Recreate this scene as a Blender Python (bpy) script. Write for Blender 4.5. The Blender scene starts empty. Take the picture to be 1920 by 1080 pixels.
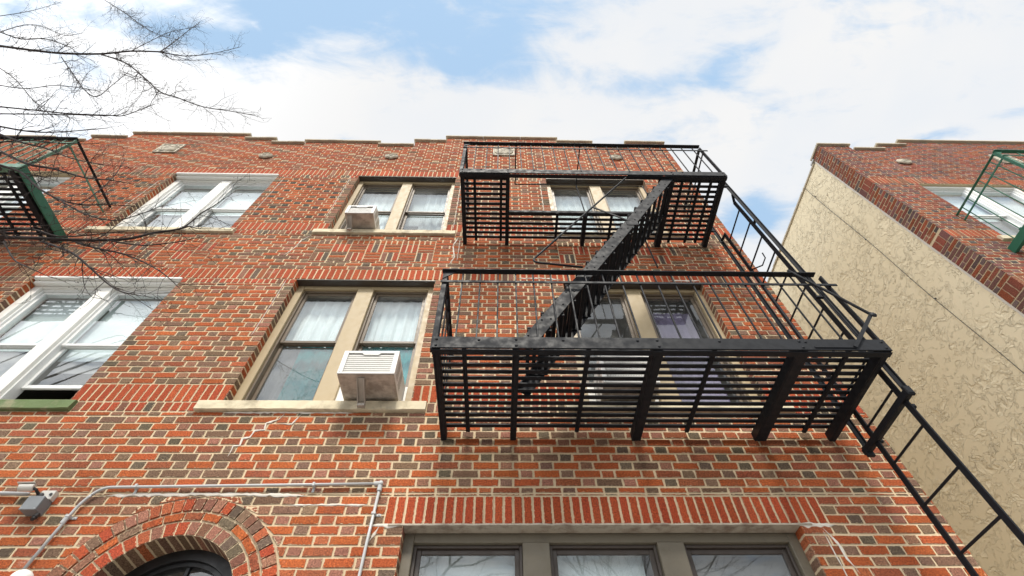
import bpy, math, random
from math import sin, cos, pi, radians, sqrt, hypot, atan2
from mathutils import Vector, Matrix, noise as mnoise
random.seed(7)
R = random.Random(11)
S = bpy.context.scene
COL = S.collection

# ------------------------------------------------------------------ camera
pitch, yaw, roll = radians(54.5246), radians(2.18575), radians(-1.25715)
fwd = Vector((sin(yaw)*cos(pitch), cos(yaw)*cos(pitch), sin(pitch)))
rt = Vector((cos(yaw), -sin(yaw), 0)); up = rt.cross(fwd)
r2 = rt*cos(roll) + up*sin(roll); u2 = -rt*sin(roll) + up*cos(roll)
cam = bpy.data.objects.new('camera', bpy.data.cameras.new('camera')); COL.objects.link(cam)
M = Matrix((r2, u2, -fwd)).transposed().to_4x4(); M.translation = Vector((0, -3.5, 1.6))
cam.matrix_world = M
cam.data.lens = 36*933.78/1920; cam.data.sensor_width = 36; cam.data.clip_end = 3000; cam.data.clip_start = .02
S.camera = cam
S.view_settings.view_transform = 'Standard'; S.view_settings.look = 'None'
S.view_settings.exposure = .30; S.view_settings.gamma = 1

# ------------------------------------------------------------------ sky and sun
SUN_EL, SUN_AZ = radians(54), radians(0)         # azimuth: from straight behind the camera
W = bpy.data.worlds.new('World'); S.world = W; W.use_nodes = True
nt = W.node_tree; nt.nodes.clear()
def N(t, typ, **kw):
    n = t.nodes.new(typ)
    for k, v in kw.items():
        if k == 'ins':
            for a, b in v.items(): n.inputs[a].default_value = b
        else: setattr(n, k, v)
    return n
def mth(t, op, a, b=None, c=None, clamp=False):
    n = t.nodes.new('ShaderNodeMath'); n.operation = op; n.use_clamp = clamp
    for i, v in enumerate((a, b, c)):
        if v is None: continue
        if isinstance(v, (int, float)): n.inputs[i].default_value = v
        else: t.links.new(v, n.inputs[i])
    return n.outputs[0]
def vmt(t, op, a, b=None):
    n = t.nodes.new('ShaderNodeVectorMath'); n.operation = op
    for i, v in enumerate((a, b)):
        if v is None: continue
        if isinstance(v, tuple): n.inputs[i].default_value = v
        else: t.links.new(v, n.inputs[i])
    return n.outputs['Value'] if op in ('LENGTH', 'DOT_PRODUCT') else n.outputs['Vector']
sky = N(nt, 'ShaderNodeTexSky', sky_type='NISHITA', sun_disc=False, sun_elevation=SUN_EL, sun_rotation=pi+SUN_AZ, altitude=50, air_density=1.2, dust_density=2.0, ozone_density=2.0)
tc = N(nt, 'ShaderNodeTexCoord')
sep = N(nt, 'ShaderNodeSeparateXYZ'); nt.links.new(tc.outputs['Generated'], sep.inputs[0])
zc = mth(nt, 'MAXIMUM', sep.outputs[2], .05)
cmb = N(nt, 'ShaderNodeCombineXYZ')
nt.links.new(mth(nt, 'DIVIDE', sep.outputs[0], zc), cmb.inputs[0]); nt.links.new(mth(nt, 'DIVIDE', sep.outputs[1], zc), cmb.inputs[1])
P = cmb.outputs[0]
blobs = [(-0.172, 0.106, 0.559, 0.14, 1.6), (0.185, 0.044, 0.634, 0.084, 0.5), (-0.092, 0.182, 0.255, 0.073, 0.8), (0.068, 0.217, 0.363, 0.067, 0.7), (0.353, 0.221, 0.153, 0.053, 0.75), (0.427, 0.191, 0.091, 0.051, 0.7), (0.559, 0.514, 0.091, 0.115, 1.3), (0.561, 0.5, 0.193, 0.16, 0.3), (-0.491, 0.154, 0.285, 0.087, 1.0), (-0.768, 0.126, 0.185, 0.05, 0.8), (0.223, 0.107, 0.114, 0.042, -0.3), (0.134, 0.169, 0.108, 0.031, -0.5), (0.282, 0.199, 0.07, 0.033, -0.6), (-0.313, 0.164, 0.144, 0.031, -0.6), (0.783, 0.131, 0.294, 0.07, -0.2), (0.728, 0.119, 0.146, 0.026, 0.25), (-0.669, 0.298, 0.33, 0.114, -0.5), (-0.256, 0.307, 0.948, 0.084, -0.8), (0.736, 0.244, 0.347, 0.14, -0.6)]
acc = None
for (x, y, rx, ry, w) in blobs:
    d = vmt(nt, 'LENGTH', vmt(nt, 'MULTIPLY', vmt(nt, 'SUBTRACT', P, (x, y, 0)), (1/rx, 1/ry, 0)))
    mr = N(nt, 'ShaderNodeMapRange', interpolation_type='SMOOTHSTEP', ins={1: 0., 2: 1., 3: w, 4: 0.}); nt.links.new(d, mr.inputs[0])
    acc = mr.outputs[0] if acc is None else mth(nt, 'ADD', acc, mr.outputs[0])
ns = N(nt, 'ShaderNodeTexNoise', ins={'Scale': 7.0, 'Detail': 9., 'Roughness': .58, 'Distortion': .5})
nt.links.new(vmt(nt, 'MULTIPLY', P, (.75, 1.3, 1)), ns.inputs['Vector'])
ns2 = N(nt, 'ShaderNodeTexNoise', ins={'Scale': 2.4, 'Detail': 4., 'Roughness': .5}); nt.links.new(P, ns2.inputs['Vector'])
ns3 = N(nt, 'ShaderNodeTexNoise', ins={'Scale': 17.0, 'Detail': 7., 'Roughness': .62, 'Distortion': .8}); nt.links.new(vmt(nt, 'MULTIPLY', P, (.45, 1.2, 1)), ns3.inputs['Vector'])
blue = mth(nt, 'ADD', acc, mth(nt, 'MULTIPLY', mth(nt, 'SUBTRACT', ns.outputs['Fac'], .5), 4.2))
blue = mth(nt, 'ADD', blue, mth(nt, 'MULTIPLY', mth(nt, 'SUBTRACT', ns3.outputs['Fac'], .5), 2.2))
blue = mth(nt, 'ADD', blue, mth(nt, 'MULTIPLY', mth(nt, 'SUBTRACT', ns2.outputs['Fac'], .5), .7))
mrb = N(nt, 'ShaderNodeMapRange', interpolation_type='SMOOTHSTEP', ins={1: -.25, 2: 1.5, 3: 0., 4: 1.}); nt.links.new(blue, mrb.inputs[0])
bg1 = N(nt, 'ShaderNodeBackground'); bg1.inputs[1].default_value = .115
# thin veil over the blue: pale haze added to the physical sky
mixh = N(nt, 'ShaderNodeMix', data_type='RGBA', ins={0: .62}); 
nt.links.new(sky.outputs[0], mixh.inputs[6]); mixh.inputs[7].default_value = (4.3, 6.2, 8.2, 1)
nt.links.new(mixh.outputs[2], bg1.inputs[0])
bg2 = N(nt, 'ShaderNodeBackground')
cr = N(nt, 'ShaderNodeMix', data_type='RGBA'); cr.inputs[6].default_value = (.93, .96, 1., 1); cr.inputs[7].default_value = (1, 1, 1, 1)
mrc = N(nt, 'ShaderNodeMapRange', ins={1: .38, 2: .58, 3: 0., 4: 1.}); nt.links.new(ns2.outputs['Fac'], mrc.inputs[0]); nt.links.new(mrc.outputs[0], cr.inputs[0])
nt.links.new(cr.outputs[2], bg2.inputs[0]); 
# extra cloud glow added low at left behind the camera, to light the stucco
gd_ = mth(nt, 'MAXIMUM', vmt(nt, 'DOT_PRODUCT', tc.outputs['Generated'], (-.80, -.60, .0)), 0.)
nt.links.new(mth(nt, 'MULTIPLY', mth(nt, 'ADD', 1., mth(nt, 'MULTIPLY', mth(nt, 'POWER', gd_, 1.8), 2.3)), .75), bg2.inputs[1])
mx = N(nt, 'ShaderNodeMixShader'); nt.links.new(mrb.outputs[0], mx.inputs[0]); nt.links.new(bg2.outputs[0], mx.inputs[1]); nt.links.new(bg1.outputs[0], mx.inputs[2])
wo = N(nt, 'ShaderNodeOutputWorld'); nt.links.new(mx.outputs[0], wo.inputs[0])
sun = bpy.data.objects.new('sun', bpy.data.lights.new('sun', 'SUN')); COL.objects.link(sun)
sun.data.energy = 3.3; sun.data.angle = radians(11); sun.data.color = (1, .94, .84)
sd = Vector((sin(SUN_AZ)*cos(SUN_EL), -cos(SUN_AZ)*cos(SUN_EL), sin(SUN_EL)))
sun.rotation_euler = sd.to_track_quat('Z', 'Y').to_euler()
sun.location = (0, -8, 20)

# ------------------------------------------------------------------ materials
def newmat(name, col=(.5,.5,.5), rough=.7, metal=0., spec=.5):
    m = bpy.data.materials.new(name); m.use_nodes = True
    b = m.node_tree.nodes['Principled BSDF']
    b.inputs['Base Color'].default_value = (*col, 1); b.inputs['Roughness'].default_value = rough
    b.inputs['Metallic'].default_value = metal; b.inputs['Specular IOR Level'].default_value = spec
    return m, m.node_tree, b
def objco(t): return N(t, 'ShaderNodeTexCoord').outputs['Object']
def noise(t, scale, detail=4., rough=.55, vec=None, dist=0.):
    n = N(t, 'ShaderNodeTexNoise', ins={'Scale': scale, 'Detail': detail, 'Roughness': rough, 'Distortion': dist})
    t.links.new(vec if vec else objco(t), n.inputs['Vector']); return n.outputs['Fac']
def mrange(t, v, a, b, c=0., d=1., sm=True):
    n = N(t, 'ShaderNodeMapRange', interpolation_type='SMOOTHSTEP' if sm else 'LINEAR', ins={1: a, 2: b, 3: c, 4: d}); t.links.new(v, n.inputs[0]); return n.outputs[0]
def mixc(t, f, a, b, blend='MIX'):
    n = N(t, 'ShaderNodeMix', data_type='RGBA', blend_type=blend)
    for i, v in ((0, f), (6, a), (7, b)):
        if isinstance(v, (int, float)): n.inputs[i].default_value = v
        elif isinstance(v, tuple): n.inputs[i].default_value = (*v, 1)
        else: t.links.new(v, n.inputs[i])
    return n.outputs[2]
def bump(t, b, h, strength=.5, dist=.01):
    n = N(t, 'ShaderNodeBump', ins={'Strength': strength, 'Distance': dist}); t.links.new(h, n.inputs['Height']); t.links.new(n.outputs[0], b.inputs['Normal']); return n
MORTAR = (.57, .475, .345)
def m_brick():
    m, t, b = newmat('brick', rough=.9, spec=.25)
    at = N(t, 'ShaderNodeAttribute', attribute_name='bcol')
    u1 = N(t, 'ShaderNodeUVMap', uv_map='UVMap').outputs[0]; u2 = N(t, 'ShaderNodeUVMap', uv_map='size').outputs[0]
    s1 = N(t, 'ShaderNodeSeparateXYZ'); t.links.new(u1, s1.inputs[0]); s2 = N(t, 'ShaderNodeSeparateXYZ'); t.links.new(u2, s2.inputs[0])
    ex = mth(t, 'MINIMUM', s1.outputs[0], mth(t, 'SUBTRACT', s2.outputs[0], s1.outputs[0]))
    ey = mth(t, 'MINIMUM', s1.outputs[1], mth(t, 'SUBTRACT', s2.outputs[1], s1.outputs[1]))
    e = mth(t, 'MINIMUM', ex, ey)
    n1 = noise(t, 55., 4.); n2 = noise(t, 105., 4., .75); n3 = noise(t, 1.1, 5.)
    en = mth(t, 'ADD', e, mth(t, 'MULTIPLY', mth(t, 'SUBTRACT', n1, .5), .023))
    mask = mrange(t, en, -.0008, .0012)
    c = mixc(t, 1., at.outputs['Color'], mixc(t, mrange(t, n2, .36, .66), (.42,.38,.36), (1.28,1.26,1.2)), 'MULTIPLY')
    sp = mrange(t, noise(t, 150., 2., .6), .60, .68)
    c = mixc(t, mth(t, 'MULTIPLY', sp, .55), c, (.05, .025, .018))
    # soot and weather in broad patches
    c = mixc(t, 1., c, mixc(t, mrange(t, n3, .3, .7), (.86,.84,.84), (1.06,1.06,1.05)), 'MULTIPLY')
    st = N(t, 'ShaderNodeMapping', vector_type='POINT'); st.inputs['Scale'].default_value = (4.5, 4.5, .45); t.links.new(objco(t), st.inputs['Vector'])
    c = mixc(t, mrange(t, noise(t, 1., 5., .6, st.outputs[0]), .56, .78, 0., .32), c, (.09,.065,.05))
    lime = mth(t, 'MULTIPLY', mrange(t, noise(t, 2.6, 6., .65), .63, .76), mrange(t, noise(t, 90., 3.), .42, .62))
    c = mixc(t, mth(t, 'MULTIPLY', lime, .45), c, (.62, .55, .47))
    mc = mixc(t, noise(t, 120., 3.), (.58,.45,.285), (.71,.575,.395))
    c = mixc(t, mask, mc, c)
    t.links.new(c, b.inputs['Base Color'])
    h = mth(t, 'ADD', mth(t, 'MULTIPLY', mrange(t, en, 0., .004), .6), mth(t, 'MULTIPLY', n2, .55))
    bump(t, b, h, .75, .004)
    return m
def m_mortar():
    m, t, b = newmat('mortar', rough=.95, spec=.2)
    c = mixc(t, noise(t, 90., 4.), (.54,.425,.27), (.72,.585,.405))
    c = mixc(t, 1., c, mixc(t, mrange(t, noise(t, 1.7, 5.), .3, .7), (.84,.83,.82), (1.07,1.06,1.05)), 'MULTIPLY')
    t.links.new(c, b.inputs['Base Color']); bump(t, b, noise(t, 130., 3.), .5, .004); return m
def m_stucco():
    m, t, b = newmat('stucco', rough=1., spec=.0)
    v = objco(t)
    v = vmt(t, 'MULTIPLY', v, (1, 1, 1.25))
    wv = N(t, 'ShaderNodeTexNoise', ins={'Scale': 2.2, 'Detail': 2.}); t.links.new(v, wv.inputs['Vector'])
    vv = vmt(t, 'ADD', v, vmt(t, 'MULTIPLY', wv.outputs['Color'], (.25, .25, .25)))
    a = noise(t, 4.2, 4., .55, vv, .3); c2 = noise(t, 8.5, 4., .55, vmt(t, 'ADD', vv, (5., 3., 9.)), .4)
    def plate(x, th): return mth(t, 'ADD', mrange(t, x, th, th+.02), mth(t, 'MULTIPLY', mrange(t, x, th, th+.16), -.97))
    gate = mrange(t, noise(t, 1.6, 3., .6, vmt(t, 'ADD', v, (2., 7., 1.))), .34, .56, .4, 1.)
    h = mth(t, 'MULTIPLY', mth(t, 'ADD', plate(a, .53), mth(t, 'MULTIPLY', plate(c2, .55), .8)), gate)
    fine = noise(t, 60., 3.)
    h = mth(t, 'ADD', h, mth(t, 'MULTIPLY', fine, .10))
    col = mixc(t, noise(t, .8, 5., .6, v), (.85,.73,.505), (.91,.81,.60))
    col = mixc(t, mth(t, 'MULTIPLY', mrange(t, noise(t, 3.1, 6., .7, v), .58, .75), .22), col, (.42,.35,.24))
    t.links.new(col, b.inputs['Base Color']); bump(t, b, h, 1., .0145); return m
def m_paint(name, col, rough=.45, dirt=.25, dcol=(.12,.1,.08), bs=40., bstr=.25, spec=.5, ds=6., lo=.5, hi=.8):
    m, t, b = newmat(name, col, rough, 0, spec)
    c = mixc(t, mth(t, 'MULTIPLY', mrange(t, noise(t, ds, 6., .65), lo, hi), dirt), col, dcol)
    t.links.new(c, b.inputs['Base Color'])
    bump(t, b, noise(t, bs, 3.), bstr, .003)
    t.links.new(mrange(t, noise(t, 14., 3.), .3, .7, rough-.1, rough+.15), b.inputs['Roughness'])
    return m
def m_glass(name, tint=(.97,.985,.985), boost=1.0):
    m = bpy.data.materials.new(name); m.use_nodes = True; t = m.node_tree; t.nodes.clear()
    tr = N(t, 'ShaderNodeBsdfTransparent'); tr.inputs[0].default_value = (*tint, 1)
    gl = N(t, 'ShaderNodeBsdfGlossy'); gl.inputs['Roughness'].default_value = .015; gl.inputs[0].default_value = (.95, .98, 1, 1)
    bp = N(t, 'ShaderNodeBump', ins={'Strength': .12, 'Distance': .01}); t.links.new(noise(t, 2.5, 1.), bp.inputs['Height']); t.links.new(bp.outputs[0], gl.inputs['Normal'])
    fr = N(t, 'ShaderNodeFresnel', ins={'IOR': 1.62})
    geo = N(t, 'ShaderNodeNewGeometry')
    f = mth(t, 'MULTIPLY', mth(t, 'MULTIPLY', fr.outputs[0], 1.7*boost, clamp=True), mth(t, 'SUBTRACT', 1., geo.outputs['Backfacing']))
    x = N(t, 'ShaderNodeMixShader'); t.links.new(f, x.inputs[0]); t.links.new(tr.outputs[0], x.inputs[1]); t.links.new(gl.outputs[0], x.inputs[2])
    df = N(t, 'ShaderNodeBsdfDiffuse'); df.inputs[0].default_value = (.5,.5,.48,1)     # dust film
    x2 = N(t, 'ShaderNodeMixShader'); t.links.new(mrange(t, noise(t, 3., 5.), .4, .8, .03, .12), x2.inputs[0]); t.links.new(x.outputs[0], x2.inputs[1]); t.links.new(df.outputs[0], x2.inputs[2])
    o = N(t, 'ShaderNodeOutputMaterial'); t.links.new(x2.outputs[0], o.inputs[0]); return m
def m_screen():
    m = bpy.data.materials.new('insect_mesh'); m.use_nodes = True; t = m.node_tree; t.nodes.clear()
    tr = N(t, 'ShaderNodeBsdfTransparent'); df = N(t, 'ShaderNodeBsdfDiffuse'); df.inputs[0].default_value = (.09,.095,.10,1)
    x = N(t, 'ShaderNodeMixShader'); t.links.new(mrange(t, noise(t, 5., 4.), .3, .7, .16, .28), x.inputs[0]); t.links.new(tr.outputs[0], x.inputs[1]); t.links.new(df.outputs[0], x.inputs[2])
    o = N(t, 'ShaderNodeOutputMaterial'); t.links.new(x.outputs[0], o.inputs[0]); return m
def m_cloth(name, col, tl=.25):
    m = bpy.data.materials.new(name); m.use_nodes = True; t = m.node_tree; t.nodes.clear()
    c = mixc(t, noise(t, 3., 4.), tuple(v*.86 for v in col), col)
    df = N(t, 'ShaderNodeBsdfDiffuse'); t.links.new(c, df.inputs[0]); tb = N(t, 'ShaderNodeBsdfTranslucent'); t.links.new(c, tb.inputs[0])
    x = N(t, 'ShaderNodeMixShader', ins={0: tl}); t.links.new(df.outputs[0], x.inputs[1]); t.links.new(tb.outputs[0], x.inputs[2])
    o = N(t, 'ShaderNodeOutputMaterial'); t.links.new(x.outputs[0], o.inputs[0]); return m
BRICK = m_brick(); MORT = m_mortar(); STUC = m_stucco()
TAN = m_paint('tan_paint', (.41,.32,.19), .5, .3, (.2,.16,.1))
TAN_SHADE = m_paint('shaded_tan_paint', (.145,.125,.09), .5, .4, (.06,.05,.04))  # tan frame paint with the shade under the balcony put into its colour
BROWN = m_paint('dark_brown_metal', (.055,.042,.034), .4, .3, (.1,.09,.07))
MIDB = m_paint('taupe_metal', (.15,.115,.08), .4, .3, (.08,.06,.05))
WHITE = m_paint('white_window_paint', (.84,.83,.79), .4, .3, (.42,.32,.2), ds=3., lo=.55, hi=.85)
WSASH = m_paint('white_vinyl', (.78,.79,.78), .35, .2, (.4,.38,.33))
SILL = m_paint('limestone', (.64,.56,.40), .85, .6, (.22,.18,.12), bs=30., bstr=.7, ds=5., lo=.45, hi=.7)
MOSS = m_paint('mossy_stone', (.13,.18,.075), .9, .8, (.30,.28,.18), bs=50., bstr=.9, ds=7., lo=.48, hi=.66)
FINB = m_paint('dark_coil', (.47,.46,.44), .6, .2)
STONE = m_paint('coping_stone', (.50,.44,.34), .9, .6, (.14,.12,.10), bs=30., bstr=.7, ds=3.)
TERRA = m_paint('weathered_terracotta', (.58,.53,.43), .9, .8, (.2,.17,.13), bs=40., bstr=.8, ds=9., lo=.4, hi=.65)
IRON = m_paint('black_enamel_iron', (.011,.0125,.016), .58, .12, (.018,.021,.026), bs=45., bstr=.22, ds=12., spec=.22)
GREEN = m_paint('green_enamel_iron', (.012,.115,.065), .45, .3, (.03,.06,.04), bs=45., bstr=.4)
PGREEN = m_paint('faded_green_iron', (.10,.22,.15), .5, .4, (.04,.06,.04), bs=45., bstr=.4)
STEEL = m_paint('galvanised_steel', (.45,.46,.46), .4, .3, (.3,.28,.25), spec=.8)
GREYBOX = m_paint('grey_box_metal', (.20,.215,.225), .45, .3, (.1,.1,.1))
CAMW = m_paint('offwhite_plastic', (.62,.6,.55), .5, .3, (.3,.27,.22))
ACW = m_paint('white_enamel', (.78,.77,.74), .4, .25, (.45,.40,.33), ds=8.)
ACB = m_paint('dirty_beige_metal', (.55,.49,.43), .55, .7, (.22,.18,.15), bs=14., bstr=1., ds=9., lo=.35, hi=.65)
ACG = m_paint('aluminium_fins', (.56,.55,.52), .5, .2, (.4,.38,.35), ds=10.)
BLACKP = m_paint('black_door_paint', (.010,.010,.011), .4, .2, (.03,.03,.03))
CABLE = m_paint('black_cable', (.02,.02,.02), .6, .1)
BARK = m_paint('dark_bark', (.028,.021,.020), .9, .4, (.05,.04,.036), bs=60., bstr=.8)
RUST = m_paint('rusty_steel', (.42,.37,.30), .8, .8, (.16,.11,.08), bs=60., bstr=.7, ds=9., lo=.4, hi=.7)
PLAST = m_paint('patching_mortar', (.66,.61,.54), .95, .4, (.45,.4,.33), bs=80., bstr=.8)
GLOBE = m_paint('milk_glass', (.82,.82,.80), .25, .1, (.6,.6,.55))
GLASS = m_glass('window_glass'); SCREEN = m_screen()
CW = m_cloth('white_curtain', (.84,.93,.95), .1); CT = m_cloth('teal_curtain', (.04,.44,.47)); CP = m_cloth('purple_curtain', (.34,.28,.46)); CG = m_cloth('grey_curtain', (.42,.42,.42))
PLASTER = newmat('room_plaster', (.30,.28,.25), .9)[0]

# ------------------------------------------------------------------ mesh builder
class MB:
    def __init__(s): s.v=[]; s.f=[]; s.m=[]; s.c=[]; s.uv=[]; s.sz=[]; s.mats=[]
    def mi(s, m):
        if m not in s.mats: s.mats.append(m)
        return s.mats.index(m)
    def face(s, pts, m, col=(.5,.5,.5), uv=None, sz=(1,1)):
        n=len(s.v); s.v.extend(tuple(p) for p in pts); s.f.append(tuple(range(n,n+len(pts)))); s.m.append(s.mi(m)); s.c.append(col)
        s.uv.append(uv or [(.5,.5)]*len(pts)); s.sz.append(sz)
    def mesh(s, verts, faces, m, col=(.5,.5,.5)):
        n=len(s.v); s.v.extend(tuple(p) for p in verts); k=s.mi(m)
        for f in faces:
            s.f.append(tuple(i+n for i in f)); s.m.append(k); s.c.append(col); s.uv.append([(.5,.5)]*len(f)); s.sz.append((1,1))
    def box(s, x0,x1,y0,y1,z0,z1, m, bev=0., rot=None, piv=None):
        if x0>x1: x0,x1=x1,x0
        if y0>y1: y0,y1=y1,y0
        if z0>z1: z0,z1=z1,z0
        if bev<=0:
            V=[(x,y,z) for x in (x0,x1) for y in (y0,y1) for z in (z0,z1)]
            F=[(0,1,3,2),(4,6,7,5),(0,4,5,1),(2,3,7,6),(0,2,6,4),(1,5,7,3)]
        else:
            b=min(bev,(x1-x0)*.45,(y1-y0)*.45,(z1-z0)*.45); V=[]; F=[]
            idx={}
            for i in (0,1):
                for j in (0,1):
                    for k in (0,1):
                        for a in range(3):
                            c=[(x0,x1)[i],(y0,y1)[j],(z0,z1)[k]]
                            for q in range(3):
                                if q!=a: c[q]+= b*(1 if (i,j,k)[q]==0 else -1)
                            idx[(i,j,k,a)]=len(V); V.append(tuple(c))
            for a in range(3):
                p,q=[w for w in range(3) if w!=a]
                for s0 in (0,1):
                    ring=[]
                    for (e,g) in ((0,0),(1,0),(1,1),(0,1)):
                        t=[0,0,0]; t[a]=s0; t[p]=e; t[q]=g; ring.append(idx[(*t,a)])
                    F.append(tuple(ring))
            for a in range(3):   # edges along axis a
                p,q=[w for w in range(3) if w!=a]
                for e in (0,1):
                    for g in (0,1):
                        t0=[0,0,0]; t0[p]=e; t0[q]=g; t1=list(t0); t1[a]=1
                        F.append((idx[(*t0,p)],idx[(*t0,q)],idx[(*t1,q)],idx[(*t1,p)]))
            for i in (0,1):
                for j in (0,1):
                    for k in (0,1): F.append((idx[(i,j,k,0)],idx[(i,j,k,1)],idx[(i,j,k,2)]))
        if rot is not None:
            pv=Vector(piv); V=[tuple(pv+rot@(Vector(p)-pv)) for p in V]
        s.mesh(V,F,m)
    def bar(s, a, b, w, h, m, upv=(0,0,1), bev=0.):
        a=Vector(a); b=Vector(b); d=(b-a); L=d.length; d.normalize(); u=Vector(upv)
        sx=d.cross(u)
        if sx.length<1e-4: sx=d.cross(Vector((1,0,0)))
        sx.normalize(); u=sx.cross(d)
        V=[]
        for e in (a,b):
            for (i,j) in ((-1,-1),(1,-1),(1,1),(-1,1)): V.append(tuple(e+sx*(w/2*i)+u*(h/2*j)))
        s.mesh(V,[(3,2,1,0),(4,5,6,7),(0,1,5,4),(1,2,6,5),(2,3,7,6),(3,0,4,7)],m)
    def tube(s, pts, r, m, n=8, cap=True):
        pts=[Vector(p) for p in pts]; rr=r if isinstance(r,(list,tuple)) else [r]*len(pts)
        V=[]; F=[]; prev=None
        for i,p in enumerate(pts):
            d=(pts[min(i+1,len(pts)-1)]-pts[max(i-1,0)]).normalized()
            if prev is None:
                u=d.cross(Vector((0,0,1)))
                if u.length<.05: u=d.cross(Vector((1,0,0)))
            else: u=prev-d*prev.dot(d)
            u.normalize(); prev=u; w=d.cross(u)
            for k in range(n):
                a=2*pi*k/n; V.append(tuple(p+(u*cos(a)+w*sin(a))*rr[i]))
        for i in range(len(pts)-1):
            for k in range(n): F.append((i*n+k,i*n+(k+1)%n,(i+1)*n+(k+1)%n,(i+1)*n+k))
        if cap: F.append(tuple(range(n-1,-1,-1))); F.append(tuple((len(pts)-1)*n+k for k in range(n)))
        s.mesh(V,F,m)
    def dome(s, c, nrm, r, m, h=.6, n=8):
        c=Vector(c); nrm=Vector(nrm).normalized(); u=nrm.cross(Vector((.3,.5,.8))).normalized(); w=nrm.cross(u); V=[]; F=[]
        for i,(rr,hh) in enumerate(((1,0),(.8,.6),(.4,.92))):
            for k in range(n):
                a=2*pi*k/n; V.append(tuple(c+(u*cos(a)+w*sin(a))*r*rr+nrm*r*h*hh))
        V.append(tuple(c+nrm*r*h))
        for i in range(2):
            for k in range(n): F.append((i*n+k,i*n+(k+1)%n,(i+1)*n+(k+1)%n,(i+1)*n+k))
        for k in range(n): F.append((2*n+k,2*n+(k+1)%n,3*n))
        s.mesh(V,F,m)
    def lathe(s, c, axis, prof, m, n=24):
        c=Vector(c); ax=Vector(axis).normalized(); u=ax.cross(Vector((.31,.53,.79))).normalized(); w=ax.cross(u); V=[]; F=[]
        for (r,h) in prof:
            for k in range(n):
                a=2*pi*k/n; V.append(tuple(c+(u*cos(a)+w*sin(a))*r+ax*h))
        for i in range(len(prof)-1):
            for k in range(n): F.append((i*n+k,i*n+(k+1)%n,(i+1)*n+(k+1)%n,(i+1)*n+k))
        s.mesh(V,F,m)
    def build(s, name, parent=None, origin=None, smooth=False, attrs=False):
        me=bpy.data.meshes.new(name); o=Vector(origin) if origin else Vector((0,0,0))
        vs=s.v if not origin else [tuple(Vector(p)-o) for p in s.v]
        me.from_pydata(vs,[],s.f)
        for m in s.mats: me.materials.append(m)
        me.polygons.foreach_set('material_index', s.m)
        if attrs:
            a=me.attributes.new('bcol','FLOAT_COLOR','FACE'); a.data.foreach_set('color',[x for c in s.c for x in (*c,1.)])
            ul=me.uv_layers.new(name='UVMap'); us=me.uv_layers.new(name='size')
            flat=[x for q in s.uv for p in q for x in p]; ul.data.foreach_set('uv',flat)
            flat=[x for q,z in zip(s.uv,s.sz) for p in q for x in z]; us.data.foreach_set('uv',flat)
        if smooth: me.polygons.foreach_set('use_smooth',[True]*len(me.polygons))
        me.update()
        ob=bpy.data.objects.new(name,me); COL.objects.link(ob)
        if parent:
            ob.parent=parent
            # parents here are unrotated: keep world coordinates
            pw=Vector((0,0,0)); q=parent
            while q: pw+=q.location; q=q.parent
            ob.location=o-pw
        else: ob.location=o
        return ob
def tag(o, label=None, cat=None, group=None, kind=None):
    for k,v in (('label',label),('category',cat),('group',group),('kind',kind)):
        if v: o[k]=v
    return o
def empty(name, loc, label, cat, group=None):
    o=bpy.data.objects.new(name,None); COL.objects.link(o); o.location=loc; o.empty_display_size=.2
    return tag(o,label,cat,group)
# ------------------------------------------------------------------ brickwork
CO = .076; Z0 = 3.55; UNIT = .325; J = .0175
def bc(kind):
    r = R.random()
    def j(c, a=.16):
        k = 1+R.uniform(-a, a); return (c[0]*k, c[1]*k*(1+R.uniform(-.08,.08)), c[2]*k)
    if kind == 's':      # stretcher
        if r < .64: return j((.44,.110,.036))
        if r < .90: return j((.33,.10,.048))
        return j((.20,.12,.08))
    if kind == 'h':      # header: flashed, browner and darker
        if r < .15: return j((.15,.115,.082))
        if r < .52: return j((.23,.145,.10))
        if r < .84: return j((.34,.165,.112))
        return j((.43,.125,.055))
    if kind == 'r': return j((.44,.088,.034), .14)   # red soldiers
    if kind == 'R': return j((.42,.078,.030), .14)
    if kind == 'm':
        if r < .6: return j((.42,.08,.036))
        if r < .8: return j((.25,.12,.08))
        return j((.13,.10,.08))
    if kind == 'd': return j((.075,.066,.056))
    if kind == 'l': return j((.48,.34,.24))
    if kind == 'p': return j((.41,.105,.050)) if r < .7 else j((.30,.125,.078))
    return j((.4,.09,.04))
class Face:
    """a brick plane: origin, horizontal direction, outward normal"""
    def __init__(s, O, U, Nn): s.O=Vector(O); s.U=Vector(U); s.N=Vector(Nn)
    def p(s, u, z, d=0.): return s.O+s.U*u+Vector((0,0,z))+s.N*d
def quadbrick(mb, F, q, col, depth=.012, proud=0.):
    """q: four (u,z) corners, counter-clockwise seen from outside"""
    jj=R.uniform(-.0012,.0015)+proud
    c=[F.p(a,b,jj+R.uniform(-.0006,.0006)) for a,b in q]; k=[F.p(a,b,-depth) for a,b in q]
    L=hypot(q[1][0]-q[0][0],q[1][1]-q[0][1]); H=hypot(q[3][0]-q[0][0],q[3][1]-q[0][1])
    mb.face(c,BRICK,col,[(0,0),(L,0),(L,H),(0,H)],(L,H))
    for i in range(4):
        jn=(i+1)%4; mb.face([c[i],k[i],k[jn],c[jn]],BRICK,col)
def rb(mb, F, u0,u1,z0,z1, col, proud=0., slope=None):
    if u1-u0<.012 or z1-z0<.012: return
    a=lambda s=.0016: R.uniform(-s,s)
    quadbrick(mb,F,[(u0+a(),z0+a()),(u1+a(),z0+a()),(u1+a(),z1+a()),(u0+a(),z1+a())],col,proud=proud)
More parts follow.
